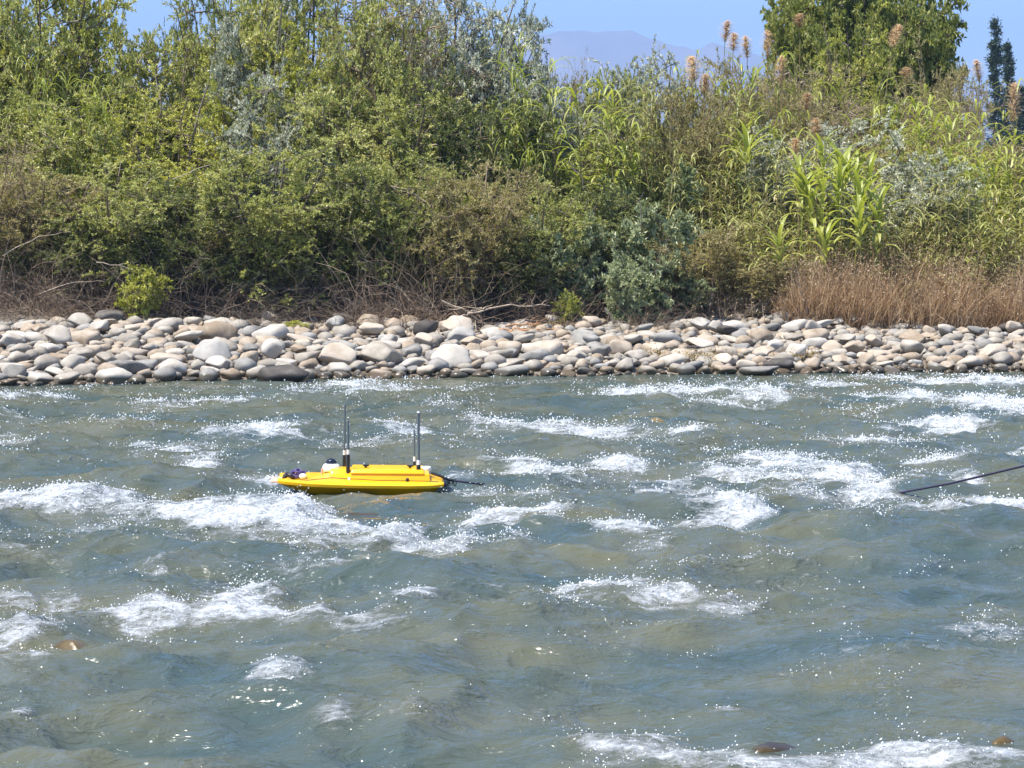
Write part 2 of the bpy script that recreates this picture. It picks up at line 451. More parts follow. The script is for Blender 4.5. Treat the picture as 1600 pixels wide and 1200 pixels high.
# whitewater seen in the photograph: u, v, half-width px, half-height px, foam, swell height (m)
FOAM = [
    (60, 792, 95, 11, 1.0, .12), (170, 796, 90, 11, 1.0, .12), (270, 806, 80, 9, .9, .06), (380, 812, 80, 12, 1.0, .08), (480, 806, 50, 12, 1.15, .14), (470, 822, 70, 10, .9, .04),
    (560, 822, 70, 12, .9, .06), (650, 846, 80, 14, .95, .07), (540, 848, 110, 16, .55, .02), (400, 842, 130, 16, .5, .0), (190, 826, 90, 12, .45, .0), (320, 842, 70, 8, .5, 0),
    (115, 794, 70, 9, 1.0, .08), (225, 800, 70, 9, 1.0, .07), (315, 808, 60, 9, 1.0, .05), (430, 810, 60, 10, 1.0, .08), (600, 832, 60, 11, .9, .05), (700, 852, 40, 8, .8, .03),
    (25, 1000, 52, 26, 1.25, .13), (70, 1025, 40, 10, .7, 0), (70, 945, 60, 10, .7, .04), (365, 945, 45, 26, 1.05, .10), (420, 955, 30, 14, .8, .03), (250, 958, 42, 20, .85, .07), (220, 905, 50, 16, .55, .08), (480, 890, 70, 14, .45, .06),
    (320, 960, 110, 24, .5, 0), (490, 965, 60, 10, .6, .02), (220, 1015, 60, 6, .5, .02), (330, 990, 90, 12, .4, .0),
    (960, 932, 70, 13, 1.05, .09), (1050, 940, 75, 14, 1.15, .10), (1130, 950, 60, 10, .7, 0), (900, 950, 80, 12, .5, 0), (745, 955, 40, 13, .85, .07), (660, 945, 40, 10, .6, .05), (580, 970, 70, 18, .5, .03),
    (425, 1062, 38, 14, .85, .06), (430, 1085, 30, 8, .5, 0), (1000, 1160, 70, 22, 1.2, .12), (1080, 1178, 90, 22, 1.2, .08), (1190, 1192, 90, 12, 1.0, .03), (960, 1190, 80, 14, .8, 0),
    (1440, 1178, 80, 16, 1.15, .08), (1540, 1174, 70, 16, 1.2, .10), (1350, 1195, 50, 10, .9, 0), (1135, 1108, 36, 8, .7, .05), (520, 1130, 30, 10, .55, .10), (650, 1130, 60, 12, .4, .03), (35, 1110, 14, 8, .7, .08),
    (1310, 752, 55, 20, 1.1, .16), (1355, 775, 40, 14, 1.0, .06), (1215, 722, 60, 13, .95, .12), (1150, 745, 70, 16, .75, .06), (1250, 780, 80, 14, .6, 0), (1155, 800, 50, 16, .85, .10), (1130, 825, 45, 12, .7, .03), (1060, 775, 60, 14, .55, .04),
    (825, 732, 55, 10, .75, .07), (960, 730, 50, 11, .75, .07), (900, 745, 60, 9, .45, 0), (960, 832, 45, 11, .8, .08), (765, 815, 40, 14, .85, .10), (868, 812, 38, 13, .8, .08), (810, 845, 60, 10, .5, 0), (1000, 850, 50, 10, .4, 0),
    (830, 668, 70, 7, .85, .06), (930, 673, 70, 6, .75, .03), (1060, 680, 50, 6, .9, .04), (990, 690, 90, 7, .4, 0),
    (990, 618, 70, 7, .75, .06), (1100, 614, 80, 8, .9, .09), (1200, 620, 60, 7, .75, .05), (1130, 634, 60, 8, .5, 0), (1375, 590, 40, 4, .7, .05), (1470, 597, 60, 6, .95, .07), (1570, 595, 50, 6, .9, .06), (1290, 602, 40, 5, .7, .04),
    (1430, 622, 60, 8, .85, .07), (1550, 630, 70, 13, 1.0, .09), (1590, 648, 60, 9, .9, .03), (1480, 665, 70, 9, .95, .07), (1400, 690, 50, 8, .6, .03), (1390, 668, 40, 7, .6, 0),
    (1465, 722, 40, 10, .75, .09), (1480, 745, 50, 9, .7, .0), (1480, 795, 50, 8, .85, .06), (1560, 790, 60, 9, .9, .05), (1530, 700, 60, 7, .5, .03), (1300, 690, 60, 8, .4, .02),
    (430, 672, 36, 14, .95, .12), (370, 680, 60, 10, .55, .0), (340, 630, 80, 7, .7, .06), (260, 636, 60, 7, .6, .04), (570, 608, 70, 8, .8, .06), (480, 612, 40, 6, .5, .03), (40, 622, 50, 6, .7, .05), (620, 672, 42, 9, .75, .06), (560, 690, 70, 8, .4, 0),
    (315, 722, 30, 11, .85, .11), (270, 695, 60, 9, .55, .05), (230, 702, 50, 7, .5, 0), (20, 690, 40, 8, .5, .05), (150, 660, 70, 7, .35, .03), (40, 655, 60, 7, .35, .03), (720, 640, 60, 7, .4, .03), (740, 770, 60, 9, .55, .03), (800, 780, 60, 10, .5, .04), (730, 752, 30, 7, .6, .02),
    (425, 752, 22, 7, .8, .03), (690, 770, 30, 6, .6, .01), (395, 748, 30, 6, .5, .02), (610, 790, 60, 7, .2, 0), (60, 870, 80, 14, .2, 0), (1270, 880, 60, 10, .12, .03), (1400, 1030, 70, 12, .4, .05), (1330, 1005, 40, 8, .3, .04), (1290, 955, 40, 9, .4, .05), (1530, 985, 50, 8, .35, .03),
]
foam = np.zeros_like(X); swell = np.zeros_like(X)
wob = 0.75 * noise2(X / 0.8, Y / 0.6, 31) + 0.45 * noise2(X / 0.3, Y / 0.25, 32)
for (u, v, ru_, rv_, f, hgt) in FOAM:
    cx, cy = wp(u, v)
    ax = ru_ / FPX * cy * 1.25; f *= .98
    ay = max(rv_ * cy * cy / (CAM_H * FPX), 0.2) * .95
    sx = slice(np.searchsorted(wxs, cx - 2.2 * ax - .5), np.searchsorted(wxs, cx + 2.2 * ax + .5))
    sy = slice(np.searchsorted(wys, cy - 2.2 * ay - .5), np.searchsorted(wys, cy + 2.2 * ay + .5))
    dx = (X[sy, sx] - cx) / ax; dy = (Y[sy, sx] - cy) / ay
    r2 = dx * dx + dy * dy + wob[sy, sx] * 1.6 * np.sqrt(dx * dx + dy * dy + .02)
    w = np.exp(-np.clip(r2, 0, 9) * 1.1)
    foam[sy, sx] = np.maximum(foam[sy, sx], f * w) + 0.15 * f * w
    swell[sy, sx] += hgt * np.exp(-(dx * dx * .6 + (dy * 1.25 - .3) ** 2) * 1.2) * 0.38

# the long white ridge from the left edge to below the boat
RP = np.array([wp(u, v) for u, v in ((-120, 782), (0, 787), (90, 791), (190, 798), (280, 806), (380, 810), (500, 810), (600, 832), (720, 852), (760, 858))])
yc = np.interp(X, RP[:, 0], RP[:, 1]) + .25 * noise2(X / .9, X * 0 + 3.3, 33)
dyr = Y - yc
band = np.exp(-(dyr / np.where(dyr > 0, .28, .75)) ** 2) * np.clip((RP[-1, 0] - X) / .4, 0, 1) * np.clip((X - RP[0, 0]) / .4, 0, 1)
foam = np.maximum(foam, band * (.72 + .3 * noise2(X / .5, Y / .5, 34)))

calm = np.interp(Y, [12, 15, 19, 24, 42], [1.0, 1.0, 1.05, 1.0, 0.8]) * (1 + 0.35 * noise2(X / 3.1, Y / 3.6, 41))
calm *= 1 - 0.35 * np.clip((X - 0.2) / 2.0, 0, 1) * np.clip((20 - Y) / 5, 0, 1)
calm *= np.clip((bank_y(X) - Y) / 3.0, 0.18, 1)
wx_ = X + 0.25 * noise2(X / 1.3, Y / 1.3, 42); wy_ = Y + 0.25 * noise2(X / 1.3 + 9, Y / 1.3, 43)
rid = 1 - np.abs(noise2(wx_ / 1.7 + .3 * wy_, wy_ / 1.25, 44)) * 2.0
rid2 = 1 - np.abs(noise2(wx_ / 0.62 - .4 * wy_, wy_ / 0.55, 45)) * 2.0
H = calm * (0.085 * rid + 0.13 * noise2(wx_ / 1.6, wy_ / 1.2, 46) + 0.042 * rid2 + 0.035 * noise2(X / 0.5, Y / 0.42, 47)
            + 0.013 * noise2(X / 0.22, Y / 0.19, 48) + 0.005 * noise2(X / .1, Y / .085, 49)) - 0.055
foam = np.clip(np.minimum(foam, .86) + 0.85 * np.clip(rid2 - .78, 0, 1) * np.clip(.1 + 1.6 * noise2(X / 1.1, Y / 1.3, 58), 0, 1) * np.interp(Y, [12, 18, 24], [.5, 1.4, 2.0]) + 0.25 * np.clip(rid - 0.72, 0, 1) * calm * (0.5 + noise2(X / 2.2, Y / 2.2, 50)), 0, 1.6)
fo = np.clip(foam, 0, 1)
H += swell * (1 + 0.25 * rid2)
chop = np.clip(0.15 + 0.95 * noise2(X / 1.4, Y / 1.6, 54) + 0.45 * noise2(X / .5, Y / .5, 55) + 0.35 * rid2 + 0.8 * fo, 0, 1.3)
chop *= np.interp(Y, [12, 17, 20], [0.7, 0.9, 1.0])
H += chop ** 1.3 * (0.011 * noise2(X / .085, Y / .075, 56) + 0.006 * noise2(X / .05, Y / .05, 57)) * np.interp(Y, [12, 20, 40], [.6, 1, 1.3])
H += fo * (0.030 * np.abs(noise2(X / .16, Y / .14, 51)) + 0.020 * np.abs(noise2(X / .07, Y / .065, 52)) + .02 * noise2(X / .32, Y / .3, 53))
# the river around the survey boat
bx, by = (X - BOAT_X) / 1.05, (Y - BOAT_Y) / 0.62
nb = np.exp(-np.clip(bx * bx + by * by, 0, 12) ** 2 * 0.55)
lap = -0.045 + 0.05 * np.exp(-((X - BOAT_X - 0.08) / 0.22) ** 2) - 0.05 * np.exp(-((X - BOAT_X - 0.55) / 0.25) ** 2)
H = H * (1 - nb) + nb * (lap + 0.25 * H)
foam *= 1 - 0.75 * nb
# ochre rocks just awash: u, v, half-width px, rise
WASH = [(300, 793, 62, .055, 'long ochre rock awash behind the left foam ridge'), (566, 803, 52, .06, 'ochre rock awash beside the foam ridge below the yellow boat'),
        (118, 1013, 44, .07, 'golden rock awash right of the foam pillow at the left edge'), (1140, 928, 48, .06, 'golden rock awash right of the foam patch left of the open blue water'),
        (1215, 1170, 66, .06, 'golden rock awash behind the big foam at the bottom edge'), (1560, 1160, 60, .05, 'ochre rock awash behind the foam in the bottom right corner')]
for (u, v, hw, rise, lab) in WASH:
    cx, cy = wp(u, v); a = hw / FPX * cy
    w = np.exp(-(((X - cx) / (a * 1.3)) ** 2 + ((Y - cy + .1) / (a * 1.1)) ** 2) ** 2)
    H = H * (1 - .85 * w) + w * .85 * 0.0
    foam *= 1 - .9 * np.exp(-(((X - cx) / (a * 1.05)) ** 2 + ((Y - cy - .05) / (a * .8)) ** 2) ** 2)
WX, WY, WH, WF = wxs, wys, H, foam
WGX, WGY = X, Y


def water_z(x, y):
    i = min(max(np.searchsorted(WX, x), 0), len(WX) - 1); j = min(max(np.searchsorted(WY, y), 0), len(WY) - 1)
    return float(WH[j, i])


def water_mat():
    m, nt, N, L, p = new_mat('river_water')
    tc = N.new('ShaderNodeTexCoord')
    fa = N.new('ShaderNodeAttribute'); fa.attribute_name = 'foam'
    ca = N.new('ShaderNodeAttribute'); ca.attribute_name = 'chop'
    mp = N.new('ShaderNodeMapping'); mp.inputs['Scale'].default_value = (0.6, 1.15, 1.0)
    L.new(tc.outputs['Object'], mp.inputs[0])
    def noise(scale, detail, rough=0.55, vec=mp.outputs[0], dist=0.0):
        n = N.new('ShaderNodeTexNoise'); n.inputs['Scale'].default_value = scale; n.inputs['Detail'].default_value = detail
        n.inputs['Roughness'].default_value = rough; n.inputs['Distortion'].default_value = dist
        L.new(vec, n.inputs['Vector']); return n.outputs[0]
    # ripples
    r1, r2, r3 = noise(5.0, 4, .55, dist=.7), noise(15, 3, .55, dist=.5), noise(40, 2, .6)
    r1 = mathn(N, L, 'SUBTRACT', 1.0, mathn(N, L, 'ABSOLUTE', mathn(N, L, 'MULTIPLY', mathn(N, L, 'SUBTRACT', r1, 0.5), 3.0)))
    hgt = mathn(N, L, 'MULTIPLY', r1, 0.024)
    hgt = mathn(N, L, 'ADD', hgt, mathn(N, L, 'MULTIPLY', r2, mathn(N, L, 'MULTIPLY', mathn(N, L, 'ADD', ca.outputs['Fac'], 0.6), 0.013)))
    hgt = mathn(N, L, 'ADD', hgt, mathn(N, L, 'MULTIPLY', r3, mathn(N, L, 'MULTIPLY', mathn(N, L, 'POWER', ca.outputs['Fac'], 1.5), 0.026)))
    # foam cover
    mp2 = N.new('ShaderNodeMapping'); mp2.inputs['Scale'].default_value = (0.45, 1.0, 1.0); mp2.inputs['Rotation'].default_value = (0, 0, .12)
    L.new(tc.outputs['Object'], mp2.inputs[0])
    f1, f2 = noise(7, 7, .72, mp2.outputs[0], .9), noise(34, 5, .7)
    fm = mathn(N, L, 'ADD', fa.outputs['Fac'], mathn(N, L, 'MULTIPLY', mathn(N, L, 'SUBTRACT', f1, 0.5), 2.8))
    fm = mathn(N, L, 'ADD', fm, mathn(N, L, 'MULTIPLY', mathn(N, L, 'SUBTRACT', f2, 0.5), 1.5))
    fm = mathn(N, L, 'ADD', fm, mathn(N, L, 'MULTIPLY', mathn(N, L, 'SUBTRACT', ca.outputs['Fac'], 0.45), 0.32))
    mr = N.new('ShaderNodeMapRange'); mr.interpolation_type = 'SMOOTHSTEP'
    mr.inputs['From Min'].default_value = 0.36; mr.inputs['From Max'].default_value = 1.45
    L.new(fm, mr.inputs['Value'])
    hgt = mathn(N, L, 'ADD', hgt, mathn(N, L, 'MULTIPLY', mathn(N, L, 'MULTIPLY', f2, mr.outputs[0]), 0.03))
    b = N.new('ShaderNodeBump'); b.inputs['Strength'].default_value = 1.0; b.inputs['Distance'].default_value = 1.0
    L.new(hgt, b.inputs['Height'])
    body = ramp(N, [(0.35, (0.046, 0.068, 0.062)), (0.65, (0.098, 0.100, 0.064))])
    L.new(noise(0.7, 3), body.inputs[0])
    L.new(body.outputs[0], p.inputs['Base Color'])
    p.inputs['Roughness'].default_value = 0.055
    p.inputs['IOR'].default_value = 1.333
    p.inputs['Specular IOR Level'].default_value = 0.5
    L.new(b.outputs[0], p.inputs['Normal'])
    fp = N.new('ShaderNodeBsdfPrincipled')
    fp.inputs['Base Color'].default_value = (0.66, 0.685, 0.70, 1); fp.inputs['Roughness'].default_value = 0.35
    L.new(b.outputs[0], fp.inputs['Normal'])
    mx = N.new('ShaderNodeMixShader')
    L.new(mr.outputs[0], mx.inputs[0]); L.new(p.outputs[0], mx.inputs[1]); L.new(fp.outputs[0], mx.inputs[2])
    L.new(mx.outputs[0], N['Material Output'].inputs[0])
    return m


kind(obj('river_water', mesh_np('river_water', np.stack([X, Y, H], -1).reshape(-1, 3), [grid_faces(len(wxs), len(wys))], water_mat(),
     True, {'foam': foam.ravel(), 'chop': chop.ravel()})), 'structure')

# ------------------------------------------------------------------ stones
def ico(sub):
    bm = bmesh.new(); bmesh.ops.create_icosphere(bm, subdivisions=sub, radius=1.0)
    v = np.array([x.co[:] for x in bm.verts]); f = np.array([[q.index for q in x.verts] for x in bm.faces]); bm.free()
    return v, f


ICO3, ICO2, ICO1 = ico(3), ico(2), ico(1)   # boulder, cobble, pebble


def rock_verts(seed, base, facets=5, amp=0.10, flat=1.0):
    r = np.random.default_rng(seed)
    v = base.copy()
    d = np.zeros(len(v))
    for k in range(9):
        fr = r.normal(size=3) * (0.9 + 0.5 * k); d += amp / (1 + 0.6 * k) * np.sin(v @ fr + r.uniform(0, 6.3))
    v = v * (1 + d)[:, None]
    for k in range(facets):
        n = r.normal(size=3); n /= np.linalg.norm(n); c = r.uniform(0.46, 0.82)
        ex = v @ n - c
        v = v - np.where(ex > 0, ex * 0.9, 0)[:, None] * n
    v[:, 2] *= flat
    return v


ROCK = [mesh_np('stone', rock_verts(100 + k, ICO3[0], 6 + k % 6, 0.10 + 0.02 * (k % 4)), [ICO3[1]]) for k in range(12)]
ROCKM = {}


def rock_mesh(i, mname):
    if (i, mname) not in ROCKM:
        me = ROCK[i].copy(); me.materials.clear(); me.materials.append(M[mname]); ROCKM[(i, mname)] = me
    return ROCKM[(i, mname)]


placed = []                                                      # x, y, r
ORD = ['first', 'second', 'third', 'fourth', 'fifth', 'sixth', 'seventh', 'eighth', 'ninth', 'tenth', 'eleventh', 'twelfth', 'thirteenth', 'fourteenth',
       'fifteenth', 'sixteenth', 'seventeenth', 'eighteenth', 'nineteenth', 'twentieth']


def put_stone(name, i, mname, x, y, rx, ry, rz, z, rotz, tilt, label, cat='stone', group=None):
    o = obj(name, rock_mesh(i, mname), None, (x, y, z), (tilt[0], tilt[1], rotz), (rx, ry, rz))
    return tag(o, label, cat, group)


# stones one can point at: u, v of the centre, half width px, height ratio, material, label
KEY = [(437, 585, 46, .42, 'stone_dark', 'dark flat-topped wet boulder standing in the water at the shore', 4),
       (335, 522, 36, .80, 'stone_tan', 'large tan rounded boulder, highest of the pale stones left of the driftwood', 1),
       (325, 555, 34, .75, 'stone_grey', 'grey speckled boulder just below the highest tan boulder', 2),
       (170, 497, 28, .75, 'stone_dark', 'dark grey angular boulder in shade under the yellow-green sapling', 7),
       (110, 570, 26, .75, 'stone_pale', 'pale rounded boulder at the left of the waterline', 3),
       (1186, 578, 40, .30, 'stone_grey', 'long flat grey slab lying in the water by the straw tuft', 6),
       (600, 557, 38, .70, 'stone_pale', 'big pale egg-shaped boulder left of the driftwood', 0),
       (855, 548, 34, .78, 'stone_tan', 'large tan boulder under the grey-green shrub and right of the driftwood', 5),
       (800, 546, 26, .72, 'stone_tan', 'tan loaf-shaped boulder directly under the orange driftwood pile', 8),
       (912, 530, 24, .90, 'stone_grey', 'pointed grey boulder at the foot of the grey-green shrub', 9),
       (970, 545, 24, .85, 'stone_tan', 'upright tan boulder right of the pointed grey boulder', 10),
       (1275, 528, 30, .72, 'stone_tan', 'tan wedge-shaped boulder with a shaded right face below the dry grass', 11),
       (700, 562, 36, .66, 'stone_pale', 'broad pale boulder at the front below the driftwood', 2),
       (130, 530, 34, .66, 'stone_tan', 'wide tan boulder below the dead brush at the left', 5),
       (1145, 512, 28, .55, 'stone_pale', 'flat pale boulder on the crest of the bank near the bright cane', 1),
       (20, 583, 22, .8, 'stone_grey', 'grey boulder cut by the left edge at the waterline', 9),
       (60, 592, 26, .45, 'stone_pale', 'low pale oval stone lying in the water at the left', 0)]


def ground_hit(u, v):
    dx, dy, dz = ray(u, v)
    for t in np.arange(34, 60, 0.02):
        if CAM_H + dz * t <= max(float(ground_z(dx * t, dy * t)), 0.0): return dx * t, dy * t
    return dx * 44, dy * 44


KEYPOS = {}
for (u, v, hw, hr, mn, lab, i) in KEY:
    x, y = ground_hit(u, v + hw * hr * 0.45)
    rx = hw / FPX * y
    y = y + rx * 0.4
    z = max(float(ground_z(x, y)), -0.02) + rx * hr * 0.35
    put_stone('boulder', i, mn, x, y, rx, rx * 0.8, rx * hr, z, random.Random(u).uniform(-.3, .3), (0, 0), lab, 'boulder')
    placed.append((x, y, rx * .9)); KEYPOS[lab] = (x, y)

rs = np.random.default_rng(11)
cand = []
radii = np.concatenate([rs.uniform(.30, .38, 34), rs.uniform(.22, .31, 150), rs.uniform(.16, .23, 800), rs.uniform(.10, .16, 1800)])
small = []
inview = 0
for r0 in radii:
    for tr in range(14):
        x = rs.uniform(-12.5, 13.0)
        s = rs.uniform(0.0, 1.0) * 6.2 if rs.random() > .25 else rs.uniform(-.08, 1.6)
        left = x < 0.5
        if not left: r = r0 * 0.86
        else: r = r0
        y = float(bank_y(x)) + s
        u = u_of(x, y)
        if s > 5.2 and 430 < u < 1060: continue
        if s > 4.0 and u < 520 and rs.random() < .6: continue
        ok = True
        for (a, b, c) in placed:
            dd = (x - a) ** 2 + ((y - b) * 1.15) ** 2
            if dd < (0.80 * (r + c)) ** 2: ok = False; break
        if ok:
            placed.append((x, y, r))
            if -30 < u < 1630 and inview < 282:
                inview += 1; cand.append((x, y, r, s, u))
            else:
                small.append((x, y, r))
            break

SECT = [(-99, 120, 'below the dead brush at the left edge'), (120, 280, 'below the yellow-green sapling'), (280, 480, 'behind the dark waterline boulder'),
        (480, 640, 'left of the driftwood pile'), (640, 800, 'under the driftwood, left half'), (800, 930, 'under the driftwood, right half'),
        (930, 1070, 'below the grey-green shrub'), (1070, 1240, 'behind the long flat slab'),
        (1240, 1420, 'below the rusty grass, left half'), (1420, 1700, 'below the rusty grass, right half')]
ROWS = [(-9, 0.55, 'waterline row'), (0.55, 1.7, 'second row'), (1.7, 3.1, 'third row'), (3.1, 4.6, 'fourth row'), (4.6, 99, 'back row')]
for (a, b, where) in SECT:
    for (s0, s1, row) in ROWS:
        grp = sorted([c for c in cand if a <= c[4] < b and s0 <= c[3] < s1], key=lambda c: c[4])
        for k, (x, y, r, s, u) in enumerate(grp):
            q = rs.random()
            if s < 0.3: mn = 'stone_tan' if q < .45 else 'stone_pale' if q < .8 else 'stone_grey'
            else: mn = 'stone_tan' if q < .36 else 'stone_pale' if q < .82 else 'stone_grey' if q < .97 else 'stone_dark'
            i = int(rs.integers(12)); hr = rs.uniform(.42, .78); wr = rs.uniform(.72, 1.0)
            colour = {'stone_tan': 'tan', 'stone_pale': 'pale', 'stone_grey': 'grey', 'stone_dark': 'dark'}[mn]
            size = 'big' if r > .32 else 'mid-sized' if r > .22 else 'small'
            z = float(ground_z(x, y)) + r * hr * rs.uniform(.25, .55) + (0.10 if s > 1 and rs.random() < .3 else 0)
            z = max(z, -0.03)
            where2 = f'{colour} stone, {ORD[k] if k < 20 else "last"} from left in {row} {where}'
            put_stone('river_stone', i, mn, x, y, r * rs.uniform(1.0, 1.25), r * wr, r * hr, z, rs.uniform(-.9, .9), (rs.uniform(-.22, .22), rs.uniform(-.25, .25)), where2, 'stone', f'stones in {row} {where}')

# small cobbles that fill the gaps (past the 300 largest)
acc = {k: Acc() for k in ('stone_tan', 'stone_pale', 'stone_grey')}
RV2 = [rock_verts(300 + k, ICO2[0], 4, 0.1) for k in range(8)]
for n in range(2600):
    x = rs.uniform(-13, 13.5); s = rs.uniform(-.15, 6.4); small.append((x, float(bank_y(x)) + s, rs.uniform(.045, .105)))
for (x, y, r) in small:
    mn = ('stone_tan', 'stone_pale', 'stone_grey')[int(rs.choice(3, p=[.36, .42, .22]))]
    if r < .11:
        v = rock_verts(int(rs.integers(1e6)), ICO1[0], 2, .1); f = ICO1[1]
    else:
        v = RV2[int(rs.integers(8))]; f = ICO2[1]
    a = rs.uniform(0, 6.28)
    v = v * np.array([r, r * rs.uniform(.7, 1), r * rs.uniform(.5, .85)])
    v = np.stack([v[:, 0] * math.cos(a) - v[:, 1] * math.sin(a), v[:, 0] * math.sin(a) + v[:, 1] * math.cos(a), v[:, 2]], -1)
    acc[mn].add(v + np.array([x, y, float(ground_z(x, y)) + r * .25]), tris=f)
for mn, a in acc.items():
    kind(obj('cobble_fill', a.mesh('cobble_fill', M[mn])), 'stuff')

for k, (u, v, hw, rise, lab) in enumerate(WASH):
    cx, cy = wp(u, v); a = hw / FPX * cy
    o = put_stone('awash_rock', (k * 5 + 2) % 12, 'stone_ochre', cx, cy, a, a * .7, 0.16, rise - 0.155, .1 * k, (0, 0), lab, 'rock')
cx, cy = wp(1020, 668)
put_stone('awash_rock', 3, 'stone_ochre', cx, cy, .30, .3, .2, -.04, 0, (0, 0), 'brown and white rock breaking the surface in mid river right of centre', 'rock')

# ------------------------------------------------------------------ plants: mesh builders
def shrub_meshes(seed, H, R, nst, nsec, ntw, nl, LL, LW, mleaf, mstem, bare=0.25, spread=1.0, curl=0.5, twl=0.42):
    r = np.random.default_rng(seed)
    az = r.uniform(0, 2 * np.pi, nst); rad = R * np.sqrt(r.uniform(.02, 1, nst)) * spread * .8
    top = H * r.uniform(.60, .90, nst) * (1 - 0.45 * (rad / R) ** 2)
    t = np.linspace(0, 1, 7)[None, :]
    def pth(tt):
        x = np.cos(az)[:, None] * rad[:, None] * tt ** 1.25; y = np.sin(az)[:, None] * rad[:, None] * tt ** 1.25
        return np.stack([x, y, top[:, None] * tt ** .92], -1)
    P = pth(t) + np.cumsum(r.normal(0, .035 * H / 4, (nst, 7, 3)), 1) * np.array([1, 1, .4])
    P[:, 0, 2] = -.15; P[:, 0, :2] = r.normal(0, .10 * R, (nst, 2))
    st = Acc()
    tubes(st, P, np.linspace(.030, .009, 7)[None, :] * H / 4 * r.uniform(.7, 1.3, (nst, 1)), 5, r.uniform(.2, .7, nst))
    # secondary branches
    si = np.repeat(np.arange(nst), nsec); n2 = len(si)
    tt = r.uniform(bare, 1.0, n2) * 5.999; k = np.floor(tt).astype(int); fr = (tt - k)[:, None]
    B = P[si, k] * (1 - fr) + P[si, k + 1] * fr
    d = r.normal(size=(n2, 3)) * np.array([1, 1, .5]) + np.stack([np.cos(az[si]), np.sin(az[si]), np.full(n2, .35)], -1) * .6
    d = unit(d); l2 = R * r.uniform(.25, .62, n2) * (1.15 - .45 * tt / 6)
    u = np.linspace(0, 1, 4)[None, :, None]
    S = B[:, None] + d[:, None] * l2[:, None, None] * u + np.array([0, 0, 1.0]) * (u ** 2) * (l2 * r.uniform(-.25, .35, n2))[:, None, None]
    tubes(st, S, np.linspace(.011, .004, 4)[None, :] * H / 4, 3, r.uniform(.3, .9, n2))
    # twigs
    ti = np.repeat(np.arange(n2), ntw); n3 = len(ti)
    w = r.uniform(.15, 1, n3)[:, None]
    w3 = w * 2.999; k3 = np.floor(w3).astype(int)[:, 0]; f3 = w3 - k3[:, None]
    T0 = S[ti, k3] * (1 - f3) + S[ti, k3 + 1] * f3
    d3 = unit(r.normal(size=(n3, 3)) * np.array([1, 1, .8]) + d[ti] * .7 + np.array([0, 0, .35]))
    l3 = twl * r.uniform(.45, 1.2, n3)
    v = np.linspace(0, 1, 3)[None, :, None]
    T = T0[:, None] + d3[:, None] * l3[:, None, None] * v - np.array([0, 0, 1.0]) * v ** 2 * (l3 * .2)[:, None, None]
    tubes(st, T[:, ::2], np.array([[.004, .002]]), 3, r.uniform(.3, 1, n3))
    # leaves
    li = np.repeat(np.arange(n3), nl); n4 = len(li)
    a = r.uniform(.05, 1, n4)[:, None] * 1.999; ka = np.floor(a).astype(int)[:, 0]; fa = a - ka[:, None]
    LP = T[li, ka] * (1 - fa) + T[li, ka + 1] * fa
    LD = unit(r.normal(size=(n4, 3))) * .8 + d3[li] * .7 + np.array([0, 0, .15])
    tw_t = r.uniform(-.16, .16, n3); sec_t = r.uniform(-.14, .14, n2)
    tint = np.clip(.5 + tw_t[li] + sec_t[ti][li] + r.normal(0, .19, n4), 0, 1)
    lf = Acc()
    leaves(lf, LP, LD, LL * r.uniform(.7, 1.25, n4), LW * r.uniform(.8, 1.2, n4), r, tint)
    return st.mesh('stem', mstem), lf.mesh('foliage', mleaf, False)


def brush_mesh(seed, n, H, R, mat, up=.5, r0=.009, k=7):
    r = np.random.default_rng(seed)
    b = np.stack([r.normal(0, R * .35, n), r.normal(0, R * .35, n), np.full(n, -.1)], -1)
    az = r.uniform(0, 6.28, n); el = np.clip(r.normal(up, .35, n), -.1, 1.5)
    d = np.stack([np.cos(az) * np.cos(el), np.sin(az) * np.cos(el), np.sin(el)], -1)
    L = H * r.uniform(.4, 1.25, n)
    P = [b]
    for j in range(k - 1):
        d = unit(d + r.normal(0, .22, (n, 3)) - np.array([0, 0, .07 * j / 2]))
        P.append(P[-1] + d * (L / (k - 1))[:, None])
    P = np.stack(P, 1)
    P[..., 2] = np.maximum(P[..., 2], -.1)
    a = Acc()
    ti = r.beta(2, 2.4, n)
    tubes(a, P, np.linspace(r0, r0 * .3, k)[None, :] * r.uniform(.6, 1.4, (n, 1)), 3, ti)
    # side twigs
    m = n * 3; i = r.integers(0, n, m); j = r.integers(1, k, m)
    d2 = unit(r.normal(size=(m, 3)) + np.array([0, 0, .3])); l2 = H * r.uniform(.06, .22, m)
    T = P[i, j][:, None] + d2[:, None] * l2[:, None, None] * np.linspace(0, 1, 3)[None, :, None]
    tubes(a, T, np.array([[r0 * .4, r0 * .3, r0 * .2]]), 3, ti[i])
    return a.mesh('twig_mass', mat)


